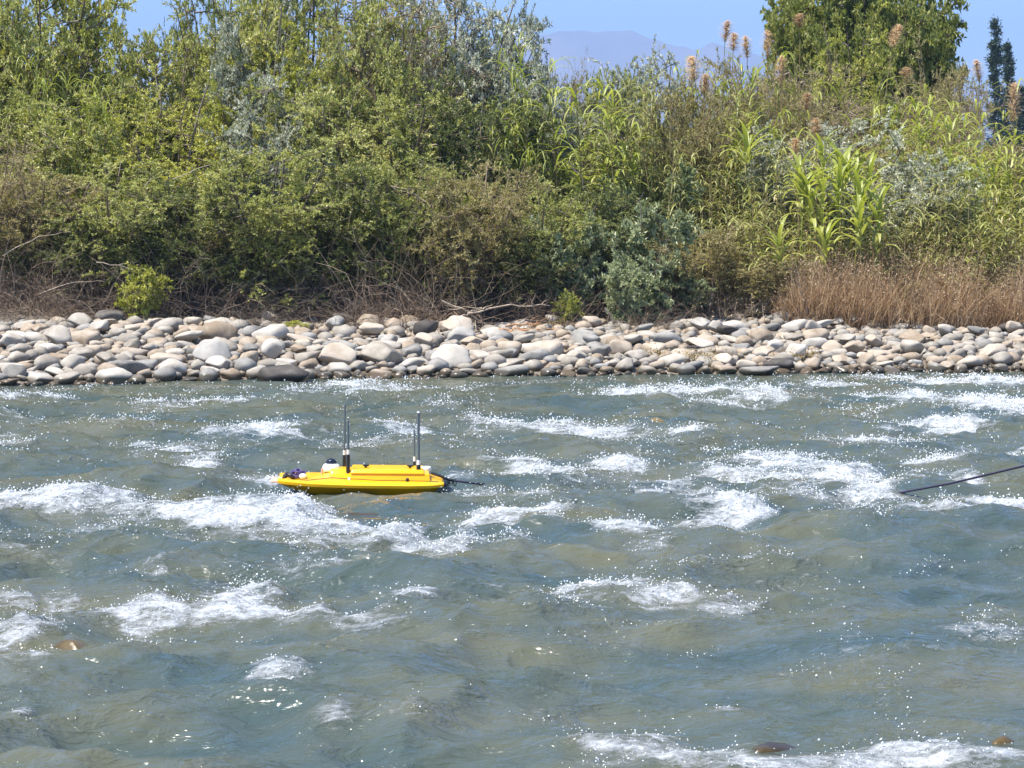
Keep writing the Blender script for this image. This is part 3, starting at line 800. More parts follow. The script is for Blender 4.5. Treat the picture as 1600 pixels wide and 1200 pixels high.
def reed_meshes(seed, n, H, R, nl, LL, LW, mleaf, lean=.18, top_only=.3, droop=(1.0, 2.2)):
    r = np.random.default_rng(seed)
    b = np.stack([r.normal(0, R * .5, n), r.normal(0, R * .5, n), np.full(n, -.1)], -1)
    h = H * r.uniform(.55, 1, n); az = r.uniform(0, 6.28, n); ln = np.abs(r.normal(0, lean, n))
    t = np.linspace(0, 1, 6)[None, :]
    P = b[:, None] + np.stack([np.cos(az)[:, None] * ln[:, None] * h[:, None] * t ** 1.8, np.sin(az)[:, None] * ln[:, None] * h[:, None] * t ** 1.8, h[:, None] * t], -1)
    s = Acc(); tubes(s, P, np.linspace(.012, .005, 6)[None, :], 4, r.uniform(.2, .9, n))
    i = np.repeat(np.arange(n), nl); m = len(i)
    w = r.uniform(top_only, 1, m) ** .8 * 4.999; k = np.floor(w).astype(int); f = (w - k)[:, None]
    LP = P[i, k] * (1 - f) + P[i, k + 1] * f
    ti = r.uniform(-.22, .22, n)
    a = Acc()
    straps(a, LP, r.uniform(0, 6.28, m), r.uniform(.5, 1.25, m), LL * r.uniform(.6, 1.2, m), LW * r.uniform(.7, 1.2, m), r.uniform(*droop, m), np.clip(.5 + ti[i] + r.normal(0, .16, m), 0, 1), 5)
    return s.mesh('stalk', M['straw']), a.mesh('foliage', mleaf)


PRO = {}
PRO['willow'] = [shrub_meshes(20 + k, 5.4, 2.3, 16, 12, 8, 26, .078, .027, M['willow'], M['grey_twig']) for k in range(3)]
PRO['yellow'] = [shrub_meshes(30, 5.4, 2.2, 16, 12, 8, 26, .078, .027, M['willow_yellow'], M['grey_twig'])]
PRO['silver'] = [shrub_meshes(40 + k, 5.0, 1.9, 15, 12, 8, 24, .078, .029, M['silver'], M['grey_twig'], twl=.38) for k in range(2)]
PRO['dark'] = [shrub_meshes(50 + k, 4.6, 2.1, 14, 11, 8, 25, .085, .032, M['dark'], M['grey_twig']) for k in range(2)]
PRO['broad'] = [shrub_meshes(60 + k, 2.6, 1.3, 9, 7, 6, 18, .11, .055, M['broad'], M['grey_twig'], bare=.1, twl=.3) for k in range(2)]
PRO['olive'] = [shrub_meshes(70 + k, 4.2, 2.0, 14, 11, 8, 22, .075, .024, M['olive'], M['twig']) for k in range(2)]
PRO['bare'] = [shrub_meshes(80, 4.0, 1.6, 12, 11, 9, 4, .07, .022, M['olive'], M['twig'], twl=.5)]
PRO['sapling'] = [shrub_meshes(90, 1.2, .6, 7, 6, 5, 14, .075, .03, M['willow_yellow'], M['grey_twig'], bare=.2, twl=.2)]
PRO['reed'] = [reed_meshes(110 + k, 42, 3.0, 1.1, 16, .50, .030, M['reed']) for k in range(3)]
PRO['cane'] = [reed_meshes(120 + k, 16, 3.8, .8, 15, .85, .050, M['cane'], lean=.22, top_only=.4) for k in range(2)]
PRO['tree'] = [shrub_meshes(130 + k, 8.5, 2.9, 16, 17, 9, 26, .17, .075, M['tree'], M['bark'], bare=.3, twl=.62) for k in range(1)]
PRO['brush'] = [(brush_mesh(140 + k, 260, 2.0, 1.3, M['twig'], up=.55),) for k in range(3)]
PRO['grey_brush'] = [(brush_mesh(150, 240, 2.2, 1.3, M['grey_twig'], up=.7),)]
NOMH = {'willow': 5.4, 'yellow': 5.4, 'silver': 5.0, 'dark': 4.6, 'broad': 2.6, 'olive': 4.2, 'bare': 4.0, 'sapling': 1.2, 'reed': 3.0, 'cane': 3.8, 'tree': 8.5, 'brush': 1.7, 'grey_brush': 2.0}
NOMW = {'willow': 4.6, 'yellow': 4.4, 'silver': 3.8, 'dark': 4.2, 'broad': 2.6, 'olive': 4.0, 'bare': 3.2, 'sapling': 1.2, 'reed': 2.6, 'cane': 2.4, 'tree': 6.0, 'brush': 3.4, 'grey_brush': 3.4}
NAME = {'willow': ('willow_shrub', 'shrub'), 'yellow': ('willow_shrub', 'shrub'), 'silver': ('silver_shrub', 'shrub'), 'dark': ('evergreen_shrub', 'shrub'), 'broad': ('broadleaf_shrub', 'shrub'),
        'olive': ('olive_shrub', 'shrub'), 'bare': ('bare_shrub', 'shrub'), 'sapling': ('sapling', 'sapling'), 'reed': ('reed_clump', 'reed'), 'cane': ('cane_clump', 'cane'), 'tree': ('tree', 'tree'),
        'brush': ('dead_brush', 'brush'), 'grey_brush': ('dead_brush', 'brush')}
pcount = {}
prnd = random.Random(5)


def plant(k, u, Y, vtop, wpx, label, lean=0.0):
    i = pcount.get(k, 0); pcount[k] = i + 1
    ms = PRO[k][i % len(PRO[k])]
    x = (u - 800) / FPX * Y * CP
    z = float(ground_z(x, Y))
    ztop = at(u, vtop, Y)[2]
    sz = max((ztop - z) / NOMH[k] / (.96 if k in ('reed', 'cane', 'brush', 'grey_brush', 'sapling') else .9), .15); sx = wpx / FPX * Y / NOMW[k] * (1.12 if k in ('willow', 'yellow', 'silver', 'dark', 'olive') else 1)
    nm, cat = NAME[k]
    o = thing(nm, label, cat, (x, Y, z), (prnd.uniform(-.05, .05), lean + prnd.uniform(-.05, .05), prnd.uniform(0, 6.28)), (sx, sx, sz))
    parts = ('twig_mass',) if len(ms) == 1 else (('trunk', 'crown') if k == 'tree' else ('stalk', 'foliage') if k in ('reed', 'cane') else ('stem', 'foliage'))
    for pn, me in zip(parts, ms): obj(pn, me, o)
    return o


PLANTS = [
    # left mass, back rank
    ('willow', -70, 52.5, -190, 330, 'tall green willow cut by the left edge, rearmost rank'),
    ('willow', 60, 52, -170, 320, 'tall olive-green willow at the top left corner'),
    ('yellow', 150, 51.5, -110, 270, 'bright yellow-green willow top left of the small sky gap'),
    ('willow', 350, 53, -160, 250, 'tall green willow right of the small sky gap'),
    ('silver', 400, 51, -70, 200, 'pale silver-grey shrub high in the left thicket'),
    ('willow', 480, 53, -190, 320, 'tall green willow reaching the top edge left of the brown tangle'),
    ('bare', 620, 52, -150, 260, 'brown leafless shrub at the top edge of the thicket'),
    ('silver', 715, 52.5, -140, 240, 'tall silver-grey shrub at the top edge right of the brown shrub'),
    ('silver', 790, 53, -80, 190, 'silver-grey shrub at the skyline beside the mountain view'),
    ('bare', 880, 54, 30, 120, 'thin bare twiggy shrub against the sky beside the mountain'),
    # left mass, middle rank
    ('willow', 0, 49.5, 95, 330, 'grey-green willow at the left edge above the dead brush'),
    ('willow', 130, 49.6, 110, 320, 'leafy green willow behind the leaning cane leaves at left'),
    ('yellow', 260, 49.2, 120, 300, 'sunlit yellow-green willow below the small sky gap'),
    ('silver', 410, 48.8, 95, 190, 'silver-leaved shrub with a dark hollow beneath, upper left'),
    ('willow', 500, 49.3, 100, 300, 'broad green willow in the middle of the left thicket'),
    ('willow', 620, 49.5, 70, 300, 'green willow below the brown leafless shrub'),
    ('dark', 735, 49, 110, 280, 'dull green shrub under the tall silver shrub'),
    ('dark', 830, 49.5, 120, 200, 'dark green shrub behind the leaning cane stems'),
    ('willow', 950, 50, 175, 260, 'olive green shrub below the mountain view'),
    ('willow', 250, 51, 5, 240, 'green willow filling the foot of the small sky gap'),
    ('willow', 560, 51, -90, 240, 'green willow just left of the brown leafless shrub'),
    ('yellow', 400, 50.3, 0, 260, 'yellow-green willow wrapped round the pale silver shrub'),
    ('silver', 860, 51.5, 55, 150, 'small silver shrub stepping down to the mountain view'),
    # low shaded shrubs under the overhang
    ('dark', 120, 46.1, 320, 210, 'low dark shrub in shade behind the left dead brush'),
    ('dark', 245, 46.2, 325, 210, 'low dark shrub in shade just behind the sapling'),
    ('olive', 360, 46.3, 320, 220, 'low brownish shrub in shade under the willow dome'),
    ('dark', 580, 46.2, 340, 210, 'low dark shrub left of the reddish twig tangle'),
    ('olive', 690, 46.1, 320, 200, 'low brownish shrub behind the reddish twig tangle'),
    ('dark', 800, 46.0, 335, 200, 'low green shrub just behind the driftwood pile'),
    # left mass, front rank
    ('bare', -20, 46.1, 150, 240, 'grey bare shrub at the left edge above the brown brush'),
    ('olive', 70, 46.1, 235, 260, 'olive brown shrub above the dead brush at left'),
    ('willow', 190, 46.3, 215, 290, 'low spreading willow above the yellow-green sapling'),
    ('dark', 300, 46.1, 260, 260, 'dark green shrub overhanging the shaded bank at left'),
    ('willow', 420, 45.9, 205, 300, 'sunlit willow dome hanging over the shaded bank'),
    ('dark', 540, 46.3, 235, 280, 'dark leafy shrub above the deepest shade'),
    ('willow', 640, 45.9, 200, 260, 'green shrub arching over the brown twig tangle'),
    ('olive', 745, 45.7, 215, 250, 'olive shrub above the driftwood pile'),
    ('willow', 850, 46.5, 250, 220, 'soft green shrub right above the driftwood pile'),
    ('broad', 905, 46, 325, 170, 'grey-green broad-leaved shrub at the right end of the driftwood'),
    ('broad', 1000, 45.8, 300, 190, 'tall pale grey-green broad-leaved shrub right of centre'),
    ('broad', 985, 45, 405, 130, 'low pale broad-leaved bush at the edge of the stones'),
    ('dark', 945, 47.2, 270, 220, 'dark shrub in the hollow behind the broad-leaved bushes'),
    ('broad', 985, 48.5, 225, 210, 'upper grey-green broad-leaved shrub below the cane leaves'),
    ('broad', 1085, 46.2, 425, 100, 'small dark-green broad-leaved bush beside the brown reeds'),
    ('sapling', 215, 44.3, 398, 95, 'small yellow-green sapling on the bank at left'),
    ('sapling', 455, 43.4, 498, 60, 'tiny green tuft among the boulders left of centre'),
    ('sapling', 890, 45, 445, 60, 'little leafy sprig beside the driftwood pile'),
    # right
    ('olive', 1060, 50, 80, 190, 'pale olive shrub on the skyline right of the mountain'),
    ('silver', 1010, 52, 62, 190, 'small silver shrub on the skyline under the mountain'),
    ('willow', 960, 51.5, 72, 170, 'feathery green shrub just below the mountain ridge'),
    ('olive', 1120, 52, 72, 170, 'olive shrub under the left group of plumes'),
    ('olive', 1190, 53, 90, 170, 'brownish shrub left of the big green tree'),
    ('reed', 1030, 49.5, 120, 190, 'tall reed clump below the mountain view'),
    ('reed', 1075, 48.5, 215, 210, 'dry reed clump left of the bright cane'),
    ('reed', 1150, 47, 290, 200, 'olive reed clump between the broad-leaved bush and the bright cane'),
    ('olive', 1110, 46.4, 330, 190, 'brown-green bush right of the tall broad-leaved shrub'),
    ('olive', 1190, 46.2, 380, 170, 'low brown-green bush left of the rusty dry grass'),
    ('reed', 1230, 49.5, 215, 220, 'reed clump behind the bright cane plants'),
    ('silver', 1225, 51, 160, 200, 'grey-leaved shrub among the plumes'),
    ('bare', 1165, 54, 40, 170, 'twiggy olive shrub behind the left group of plumes'),
    ('cane', 1110, 51, 95, 150, 'green cane clump under the left group of plumes'),
    ('cane', 1150, 50.5, 150, 130, 'yellow-green cane clump left of the grey-leaved shrub'),
    ('cane', 1065, 53, 85, 110, 'cane clump on the skyline at the end of the mountain view'),
    ('cane', 935, 48.6, 110, 190, 'leaning cane clump below the bare twigs and mountain'),
    ('cane', 820, 48.4, 45, 120, 'tall cane with upright leaves right of the silver shrubs'),
    ('cane', 140, 48.6, 95, 110, 'cane with leaning pale leaves in the left willow thicket'),
    ('cane', 62, 49.2, 75, 70, 'short cane top among the willows at far left'),
    ('silver', 1320, 50.5, 170, 260, 'grey-leaved shrub below the big green tree'),
    ('reed', 1340, 50, 225, 240, 'tangled reed clump behind the tallest bright cane'),
    ('silver', 1430, 49, 205, 240, 'silvery shrub between the bright cane and the right thicket'),
    ('reed', 1420, 48, 270, 240, 'olive reed clump above the middle of the rusty grass'),
    ('reed', 1510, 48, 275, 230, 'reed clump above the right half of the rusty grass'),
    ('reed', 1600, 47.5, 290, 230, 'reed clump at the right edge above the rusty grass'),
    ('reed', 1370, 47.2, 330, 200, 'brownish reed clump just right of the bright cane'),
    ('reed', 1470, 46.9, 345, 220, 'low dry reed clump behind the rusty grass'),
    ('reed', 1570, 46.8, 350, 220, 'low dry reed clump behind the rusty grass at the right edge'),
    ('reed', 1255, 47.3, 340, 170, 'dry reed clump under the bright cane'),
    ('cane', 1420, 51, 140, 150, 'arching cane clump under the reddish twiggy shrub'),
    ('cane', 1520, 50.5, 165, 180, 'green cane clump left of the dark conifers'),
    ('cane', 1585, 50, 190, 150, 'green cane clump at the right edge'),
    ('cane', 1540, 49, 225, 170, 'lush green cane clump in the right thicket'),
    ('cane', 1470, 52, 130, 150, 'cane clump at the foot of the reddish twiggy shrub'),
    ('bare', 1310, 55, 75, 200, 'dark twiggy shrub in front of the big green tree'),
    ('bare', 1465, 56, 75, 190, 'reddish brown twiggy shrub before the right side of the big tree'),
    ('yellow', 1330, 58, 30, 200, 'yellow-green shrub in front of the big tree crown'),
    ('tree', 1300, 66, -170, 235, 'big green tree at the top right'),
    ('tree', 1418, 67, -140, 215, 'rounded green tree touching the big tree on its right'),
    ('tree', 1362, 64, -100, 215, 'dense green tree crown between the two big trees, in front'),
    ('olive', 1500, 60, 80, 130, 'olive shrub at the right foot of the rounded tree'),
    ('olive', 1610, 54, 170, 150, 'brown-green shrub cut by the right edge under the conifers'),
    ('dark', 1000, 95, 88, 110, 'dark far tree clump on the skyline under the mountain'),
    ('dark', 275, 56, -20, 70, 'thin dark tree standing in the small sky gap'),
    ('olive', 1205, 55, 48, 190, 'olive-brown shrub filling the skyline left of the big tree'),
    ('bare', 1255, 58, 15, 190, 'brown twiggy shrub against the left side of the big tree'),
    ('cane', 1175, 51.5, 75, 150, 'cane clump at the foot of the upright sky plume'),
    ('olive', 1475, 59, 45, 150, 'olive-brown shrub against the right side of the rounded tree'),
    # plants creeping onto the stones
    ('grey_brush', 400, 44.2, 458, 170, 'flat dead brush spilling onto the stones behind the dark waterline boulder'),
    ('brush', 560, 44.3, 450, 160, 'flat brown brush spilling onto the stones left of the driftwood'),
    ('brush', 1010, 44.6, 470, 130, 'thin dead brush on the stones below the broad-leaved bush'),
    # dead brush
    ('brush', 10, 45.6, 300, 240, 'rusty dead brush heap at the left edge'),
    ('brush', 70, 44.8, 390, 230, 'pale dead brush spilling over stones at the left'),
    ('grey_brush', 150, 45.2, 370, 200, 'grey dead branches left of the yellow-green sapling'),
    ('grey_brush', 280, 45.6, 340, 260, 'dead branches in shade right of the sapling'),
    ('brush', 380, 45.9, 350, 240, 'brown dead brush deep under the sunlit willow dome'),
    ('grey_brush', 500, 45.8, 350, 260, 'dark dead brush in the deepest shade'),
    ('brush', 610, 45.6, 330, 240, 'reddish brown twig tangle left of the driftwood'),
    ('brush', 690, 45.2, 375, 230, 'brown twig tangle above the driftwood pile'),
    ('grey_brush', 790, 45.8, 380, 220, 'greyish dead brush behind the driftwood pile'),
    ('brush', 860, 45.4, 430, 150, 'dead brush at the right end of the driftwood pile'),
    ('grey_brush', 1120, 46, 430, 180, 'dead twigs between the small broad-leaved bush and the dry grass'),
]
for pl in PLANTS:
    plant(*pl)
# far-back thicket seen only through gaps: fills the bank behind the named plants
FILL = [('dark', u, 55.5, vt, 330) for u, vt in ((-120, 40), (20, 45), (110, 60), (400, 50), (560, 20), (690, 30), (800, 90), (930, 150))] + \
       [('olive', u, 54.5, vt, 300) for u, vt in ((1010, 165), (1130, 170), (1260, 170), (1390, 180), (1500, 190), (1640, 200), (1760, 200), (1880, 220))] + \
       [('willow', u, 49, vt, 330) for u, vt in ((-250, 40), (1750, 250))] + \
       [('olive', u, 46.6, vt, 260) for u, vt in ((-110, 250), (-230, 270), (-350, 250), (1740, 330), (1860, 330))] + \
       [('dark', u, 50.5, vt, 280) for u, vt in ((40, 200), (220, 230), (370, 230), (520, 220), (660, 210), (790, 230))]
fcount = {}
for (k, u, Y, vt, w) in sorted(FILL, key=lambda q: (q[2], q[1])):
    c = fcount.get((k, Y), 0); fcount[(k, Y)] = c + 1
    plant(k, u, Y, vt, w, {'dark': f'shadowy green shrub, {ORD[c]} from left in the {"rearmost" if Y > 52 else "inner"} rank of the left thicket',
                           'olive': f'olive shrub, {ORD[c]} from left at the back of the reed thicket' if Y > 50 else f'olive shrub low on the bank beyond the frame, {ORD[c]} from left',
                           'willow': f'willow on the bank just beyond the {"left" if u < 0 else "right"} edge'}[k])

# bright young cane plants: every large leaf a part
CANE_LEAF = []
for k in range(5):
    r = np.random.default_rng(500 + k); a = Acc()
    straps(a, np.zeros((1, 3)), np.array([0.0]), np.array([1.38 - .1 * k]), .85, .095, np.array([1.1 + .3 * k]), np.array([.45 + .1 * k]), 8, .35)
    CANE_LEAF.append(a.mesh('leaf', M['cane']))


def bright_cane(u, vbase, vtop, Y, label, n=14):
    x = (u - 800) / FPX * Y * CP; zt = at(u, vtop, Y)[2]; z = float(ground_z(x, Y))
    h = zt - z - .45
    o = thing('cane_plant', label, 'cane', (x, Y, z), (prnd.uniform(-.07, .07), prnd.uniform(-.07, .07), prnd.uniform(0, 6)), (1, 1, 1))
    a = Acc(); t = np.linspace(0, 1, 6)
    tubes(a, np.stack([.05 * np.sin(t * 2), 0 * t, -.1 + (h + .1) * t], -1), np.linspace(.018, .008, 6), 6)
    obj('stalk', a.mesh('stalk', M['cane']), o)
    zb = max(at(u, vbase, Y)[2] - z, .3)
    for j in range(n):
        f = j / (n - 1)
        obj('leaf', CANE_LEAF[(n - 1 - j) * 4 // (n - 1)], o, (.05 * math.sin(2 * (zb + (h - zb) * f) / h), 0, zb + (h - zb) * f),
            (0, 0, j * 2.4 + prnd.uniform(-.5, .5)), (prnd.uniform(.75, 1.1),) * 3)


BC = [(1262, 330, 235, 46.9, 'bright cane plant at the left of the light green patch'), (1290, 300, 205, 47.4, 'tallest bright cane plant in the light green patch'),
      (1280, 390, 262, 46.4, 'bright cane plant in front of the tallest one'), (1318, 290, 232, 47.2, 'bright cane plant right of the tallest one'),
      (1338, 350, 240, 46.6, 'slender bright cane plant in the middle of the light green patch'), (1365, 350, 235, 46.8, 'bright cane plant at the right of the light green patch'),
      (1330, 390, 272, 46.2, 'front bright cane plant in the light green patch'), (1368, 405, 285, 46.1, 'lowest right bright cane plant above the rusty grass'),
      (1305, 320, 218, 47.6, 'bright cane plant behind the tallest one in the light green patch'), (1272, 360, 285, 46.6, 'stocky bright cane plant in the left middle of the patch'),
      (1350, 390, 300, 46.0, 'stocky bright cane plant at the lower right of the patch'), (1300, 350, 250, 46.7, 'bright cane plant at the heart of the light green patch'),
      (1225, 420, 350, 45.9, 'small bright cane plant left of the rusty grass'), (1288, 420, 345, 45.9, 'small bright cane plant just above the rusty grass'),
      (1165, 260, 205, 48.4, 'lone light green cane plant left of the grey-leaved shrub'), (1248, 310, 262, 46.8, 'short light green cane plant at the left foot of the bright patch')]
for (u, vb, vt, Y, lab) in BC:
    bright_cane(u, vb, vt, Y, lab)

# plumes
PLUME = []
for k in range(3):
    r = np.random.default_rng(600 + k); n = 420; a = Acc()
    zz = r.uniform(0, 1, n) ** .9
    prof = np.interp(zz, [0, .15, .5, .85, 1], [.35, .8, 1, .6, .15])
    P = np.stack([.03 * zz, 0 * zz, zz * .85], -1)
    straps(a, P, r.uniform(0, 6.28, n), r.uniform(.7, 1.35, n), .15 * prof * r.uniform(.7, 1.3, n) + .05, .012, r.uniform(.2, 1.5, n), r.uniform(.1, .9, n), 3)
    PLUME.append(a.mesh('plume', M['plume']))


def plume(k, u, v0, v1, Y, label, lean=0.0):
    """plume from v0 (tip) to v1 (foot) on a thin stalk"""
    x = (u - 800) / FPX * Y * CP; z = float(ground_z(x, Y)); zt = at(u, v0, Y)[2]; zf = at(u, v1, Y)[2]
    o = thing('plume_cane', label, 'cane', (x, Y, z))
    a = Acc(); h = zf - z + .1; t = np.linspace(0, 1, 6)
    dx = -lean * h
    tubes(a, np.stack([dx * (1 - t) ** 1.5, 0 * t, -.1 + (h + .1) * t], -1), np.linspace(.014, .007, 6), 5)
    obj('stalk', a.mesh('stalk', M['straw']), o)
    s = (zt - zf) / .97
    obj('plume', PLUME[k % 3], o, (0, 0, zf - z), (0, lean, k * 1.3), (1.25, 1.25, s))


PL = [(1131, 28, 66, 51, 'tan plume at the far left top against the sky', .05), (1144, 48, 80, 52, 'faint plume just right of the top left plume', 0), (1166, 52, 92, 52.5, 'short plume between the two left sky plumes', 0),
      (1197, 42, 92, 51.5, 'upright tan plume against the sky left of the big tree', .03), (1084, 82, 128, 50.5, 'leaning plume lowest at the left of the plume group', -.22),
      (1219, 82, 135, 50, 'slim plume against the left edge of the big tree', -.08), (1247, 18, 44, 53, 'small brown plume high on the left of the big tree', 0), (1258, 142, 172, 49, 'short plume leaning in front of the dark twigs', -.2),
      (1275, 180, 225, 48.2, 'broad plume just above the tallest bright cane', 0), (1242, 212, 252, 48, 'drooping plume left of the tallest bright cane', -.1), (1391, 32, 75, 52, 'long pointed plume in front of the big tree crown', .18),
      (1414, 102, 128, 53, 'short orange plume beside the reddish twiggy shrub', .03), (1528, 88, 130, 52, 'orange plume left of the dark conifers', .1), (1582, 122, 190, 50, 'tall orange plume at the right edge before the conifers', -.02),
      (1099, 112, 150, 51, 'small pale plume right of the leaning lowest plume', 0)]
for k, (u, a0, a1, Y, lab, ln) in enumerate(PL):
    plume(k, u, a0, a1, Y, lab, ln + prnd.uniform(-.09, .09))


# dark narrow conifers far right
def conifer(u, vtop, Y, wpx, label, seed):
    r = np.random.default_rng(seed)
    x = (u - 800) / FPX * Y * CP; z = float(ground_z(x, Y)); H = at(u, vtop, Y)[2] - z; R = wpx / 2 / FPX * Y
    o = thing('conifer', label, 'tree', (x, Y, z))
    tr = Acc(); t = np.linspace(0, 1, 8); tubes(tr, np.stack([0 * t, 0 * t, -.3 + (H + .2) * t], -1), np.linspace(.16, .02, 8), 6)
    n = 150; f = r.uniform(.08, .99, n); az = r.uniform(0, 6.28, n); rr = R * (1 - f) ** .75 * r.uniform(.55, 1.15, n) + .12
    B = np.stack([0 * f, 0 * f, f * H], -1); d = np.stack([np.cos(az), np.sin(az), r.uniform(.1, .7, n)], -1)
    s = np.linspace(0, 1, 4)[None, :, None]
    P = B[:, None] + d[:, None] * rr[:, None, None] * s
    tubes(tr, P, np.array([[.03, .022, .015, .008]]), 3)
    m = n * 46; i = r.integers(0, n, m); w = r.uniform(.1, 1, m)[:, None]
    LP = B[i] + d[i] * rr[i][:, None] * w + r.normal(0, .10, (m, 3))
    lf = Acc(); leaves(lf, LP, d[i] + r.normal(0, .6, (m, 3)), .28 * r.uniform(.6, 1.2, m), .08, r, np.clip(r.normal(.5, .2, m), 0, 1))
    obj('trunk', tr.mesh('trunk', M['bark']), o); obj('crown', lf.mesh('crown', M['conifer'], False), o)


conifer(1552, 28, 150, 36, 'taller narrow dark conifer at the far right skyline', 1)
conifer(1571, 66, 152, 40, 'shorter dark conifer right of the taller one', 2)
conifer(1592, 132, 158, 34, 'lowest dark conifer at the right edge of the frame', 3)

# ------------------------------------------------------------------ rusty dry grass and straw tufts
def grass(name, label_mat, n, xy, H, seed, mat, wid=.010, lean=.35):
    r = np.random.default_rng(seed)
    x, y, hh = xy(r, n)
    z = ground_z(x, y) - .03
    a = Acc()
    straps(a, np.stack([x, y, z], -1), r.uniform(0, 6.28, n), 1.5 - np.abs(r.normal(0, lean, n)), H * hh * r.uniform(.5, 1.1, n), wid * r.uniform(.7, 1.6, n), np.abs(r.normal(.4, .4, n)), np.clip(r.normal(.5, .24, n) + .35 * noise2(x / .8, y / .8, 5), 0, 1), 3, .1)
    # seed heads
    m = n * 2; i = r.integers(0, n, m)
    q = H * hh[i] * r.uniform(.35, 1.0, m); azz = r.uniform(0, 6.28, m); off = q * np.abs(r.normal(0, .3, m))
    P = np.stack([x[i] + np.cos(azz) * off, y[i] + np.sin(azz) * off, z[i] + q * .92], -1)
    leaves(a, P, r.normal(size=(m, 3)) + np.array([0, 0, .4]), .05 * r.uniform(.5, 1.3, m), .018, r, np.clip(r.normal(.6, .2, m), 0, 1))
    return kind(obj(name, a.mesh(name, mat)), 'stuff')


def rust_xy(r, n):
    u = r.uniform(1215, 1720, n); Y = r.uniform(45.0, 47.4, n)
    x = (u - 800) / FPX * Y
    hh = np.interp(u, [1215, 1245, 1300, 1400, 1500, 1600, 1720], [.35, .75, .9, 1.0, .9, .75, .8]) * (1 + .55 * noise2(x / .7, Y / .7, 8)) * np.where(r.random(n) < .06, 1.45, 1)
    return x, Y, hh


grass('dry_grass', '', 12000, rust_xy, 1.45, 71, M['rust'])


def straw_xy(r, n):
    c = np.array([[1075, 566], [1100, 570], [1130, 564], [1235, 566], [1255, 562], [1020, 560], [870, 515], [840, 522]])
    k = r.integers(0, 8, n); P = np.array([ground_hit(*c_) for c_ in c])[k]
    return P[:, 0] + r.normal(0, .16, n), P[:, 1] + r.normal(0, .12, n), r.uniform(.5, 1.2, n)


grass('straw_tuft', '', 900, straw_xy, .26, 72, M['straw'], .010, .8)


def under_xy(r, n):
    u = r.uniform(-80, 1260, n); Y = r.uniform(44.6, 50, n) + np.interp(u, [0, 400, 1000, 1260], [-.4, .4, .4, .2])
    x = (u - 800) / FPX * Y
    return x, Y, r.uniform(.4, 1.2, n) * (1 + .5 * noise2(x / .8, Y / .8, 9))


grass('undergrowth', '', 3500, under_xy, .75, 73, M['twig'], .007, .7)

# ------------------------------------------------------------------ driftwood and dead cane stems
def stick(name, label, cat, pts, r0, r1, mat, sides=6, twigs=3, seed=0):
    r = np.random.default_rng(seed)
    P = np.array(pts, float)
    t = np.linspace(0, 1, 9); s = np.linspace(0, 1, len(P))
    Q = np.stack([np.interp(t, s, P[:, k]) for k in range(3)], -1)
    Q[1:-1] += r.normal(0, .02, (7, 3))
    a = Acc(); tubes(a, Q, np.linspace(r0, r1, 9), sides, .55)
    for k in range(twigs):
        j = r.integers(3, 8); d = unit(r.normal(size=3) + unit(Q[-1] - Q[0]) * 1.2); l = r.uniform(.2, .5)
        tubes(a, Q[j] + d * np.linspace(0, l, 4)[:, None] + r.normal(0, .01, (4, 3)), np.linspace(r0 * .45, r1 * .4, 4), 4, .6)
    return tag(obj(name, a.mesh(name, mat)), label, cat)


M['drift_orange'] = plain_mat('orange_wood', (0.40, 0.21, 0.10), .75, noise_amt=.3, scale=15)
M['drift_pale'] = plain_mat('pale_wood', (0.42, 0.33, 0.24), .75, noise_amt=.3, scale=15)
M['drift_dark'] = plain_mat('dark_wood', (0.10, 0.07, 0.05), .8, noise_amt=.3, scale=15)


def sk(u0, v0, u1, v1, Y, label, r0=.03, mat='drift_pale', bow=.05, tw=3, dY=.3, name='driftwood_branch', cat='driftwood'):
    p0 = at(u0, v0, Y); p1 = at(u1, v1, Y + dY)
    mid = [(a + b) / 2 for a, b in zip(p0, p1)]; mid[2] += bow
    stick(name, label, cat, [p0, mid, p1], r0, r0 * .35, M[mat], 6, tw, int(u0 * 7 + v0))


sk(760, 522, 872, 514, 43.5, 'orange driftwood stick at the bottom of the pile', .030, 'drift_orange', .02)
sk(775, 516, 868, 522, 43.7, 'crossed orange driftwood stick in the pile', .024, 'drift_orange', .03)
sk(790, 510, 880, 508, 43.9, 'upper orange driftwood stick in the pile', .022, 'drift_orange', .03)
sk(770, 525, 840, 506, 43.3, 'short slanting orange driftwood stick', .02, 'drift_orange', 0)
sk(690, 470, 775, 520, 44.1, 'pale driftwood branch slanting down to the left of the pile', .024, 'drift_pale', .1)
sk(730, 490, 860, 478, 44.2, 'long pale driftwood branch across the top of the pile', .022, 'drift_pale', .08)
sk(700, 505, 760, 480, 44.0, 'short pale driftwood branch left of the pile', .02, 'drift_pale', .04)
sk(820, 500, 900, 520, 43.9, 'brown driftwood branch at the right of the pile', .02, 'drift_dark', .06)
sk(945, 482, 975, 520, 43.6, 'grey forked branch leaning on the stones under the broad-leaved bush', .02, 'drift_pale', .02)
sk(1262, 495, 1243, 420, 45.0, 'dark slanting stick at the left end of the rusty grass', .022, 'drift_dark', .0, 2)
sk(700, 548, 760, 545, 42.0, 'thin dark twig lying on the pale boulders below the driftwood', .014, 'drift_dark', .03, 5)
sk(690, 340, 590, 285, 45.4, 'pale dead cane stem slanting through the shade', .012, 'drift_pale', .2, 1, .4, 'dead_cane', 'cane')
sk(700, 360, 610, 290, 45.3, 'second pale dead cane stem just below the first', .011, 'drift_pale', .2, 1, .4, 'dead_cane', 'cane')
sk(640, 470, 560, 400, 45.0, 'pale dead stem left of the brown twig tangle', .012, 'drift_pale', .2, 2, .4, 'dead_cane', 'cane')
sk(60, 460, 165, 440, 44.4, 'thin pale dead branch arching right over the left brush', .012, 'drift_pale', .12, 2, .3, 'dead_cane', 'cane')
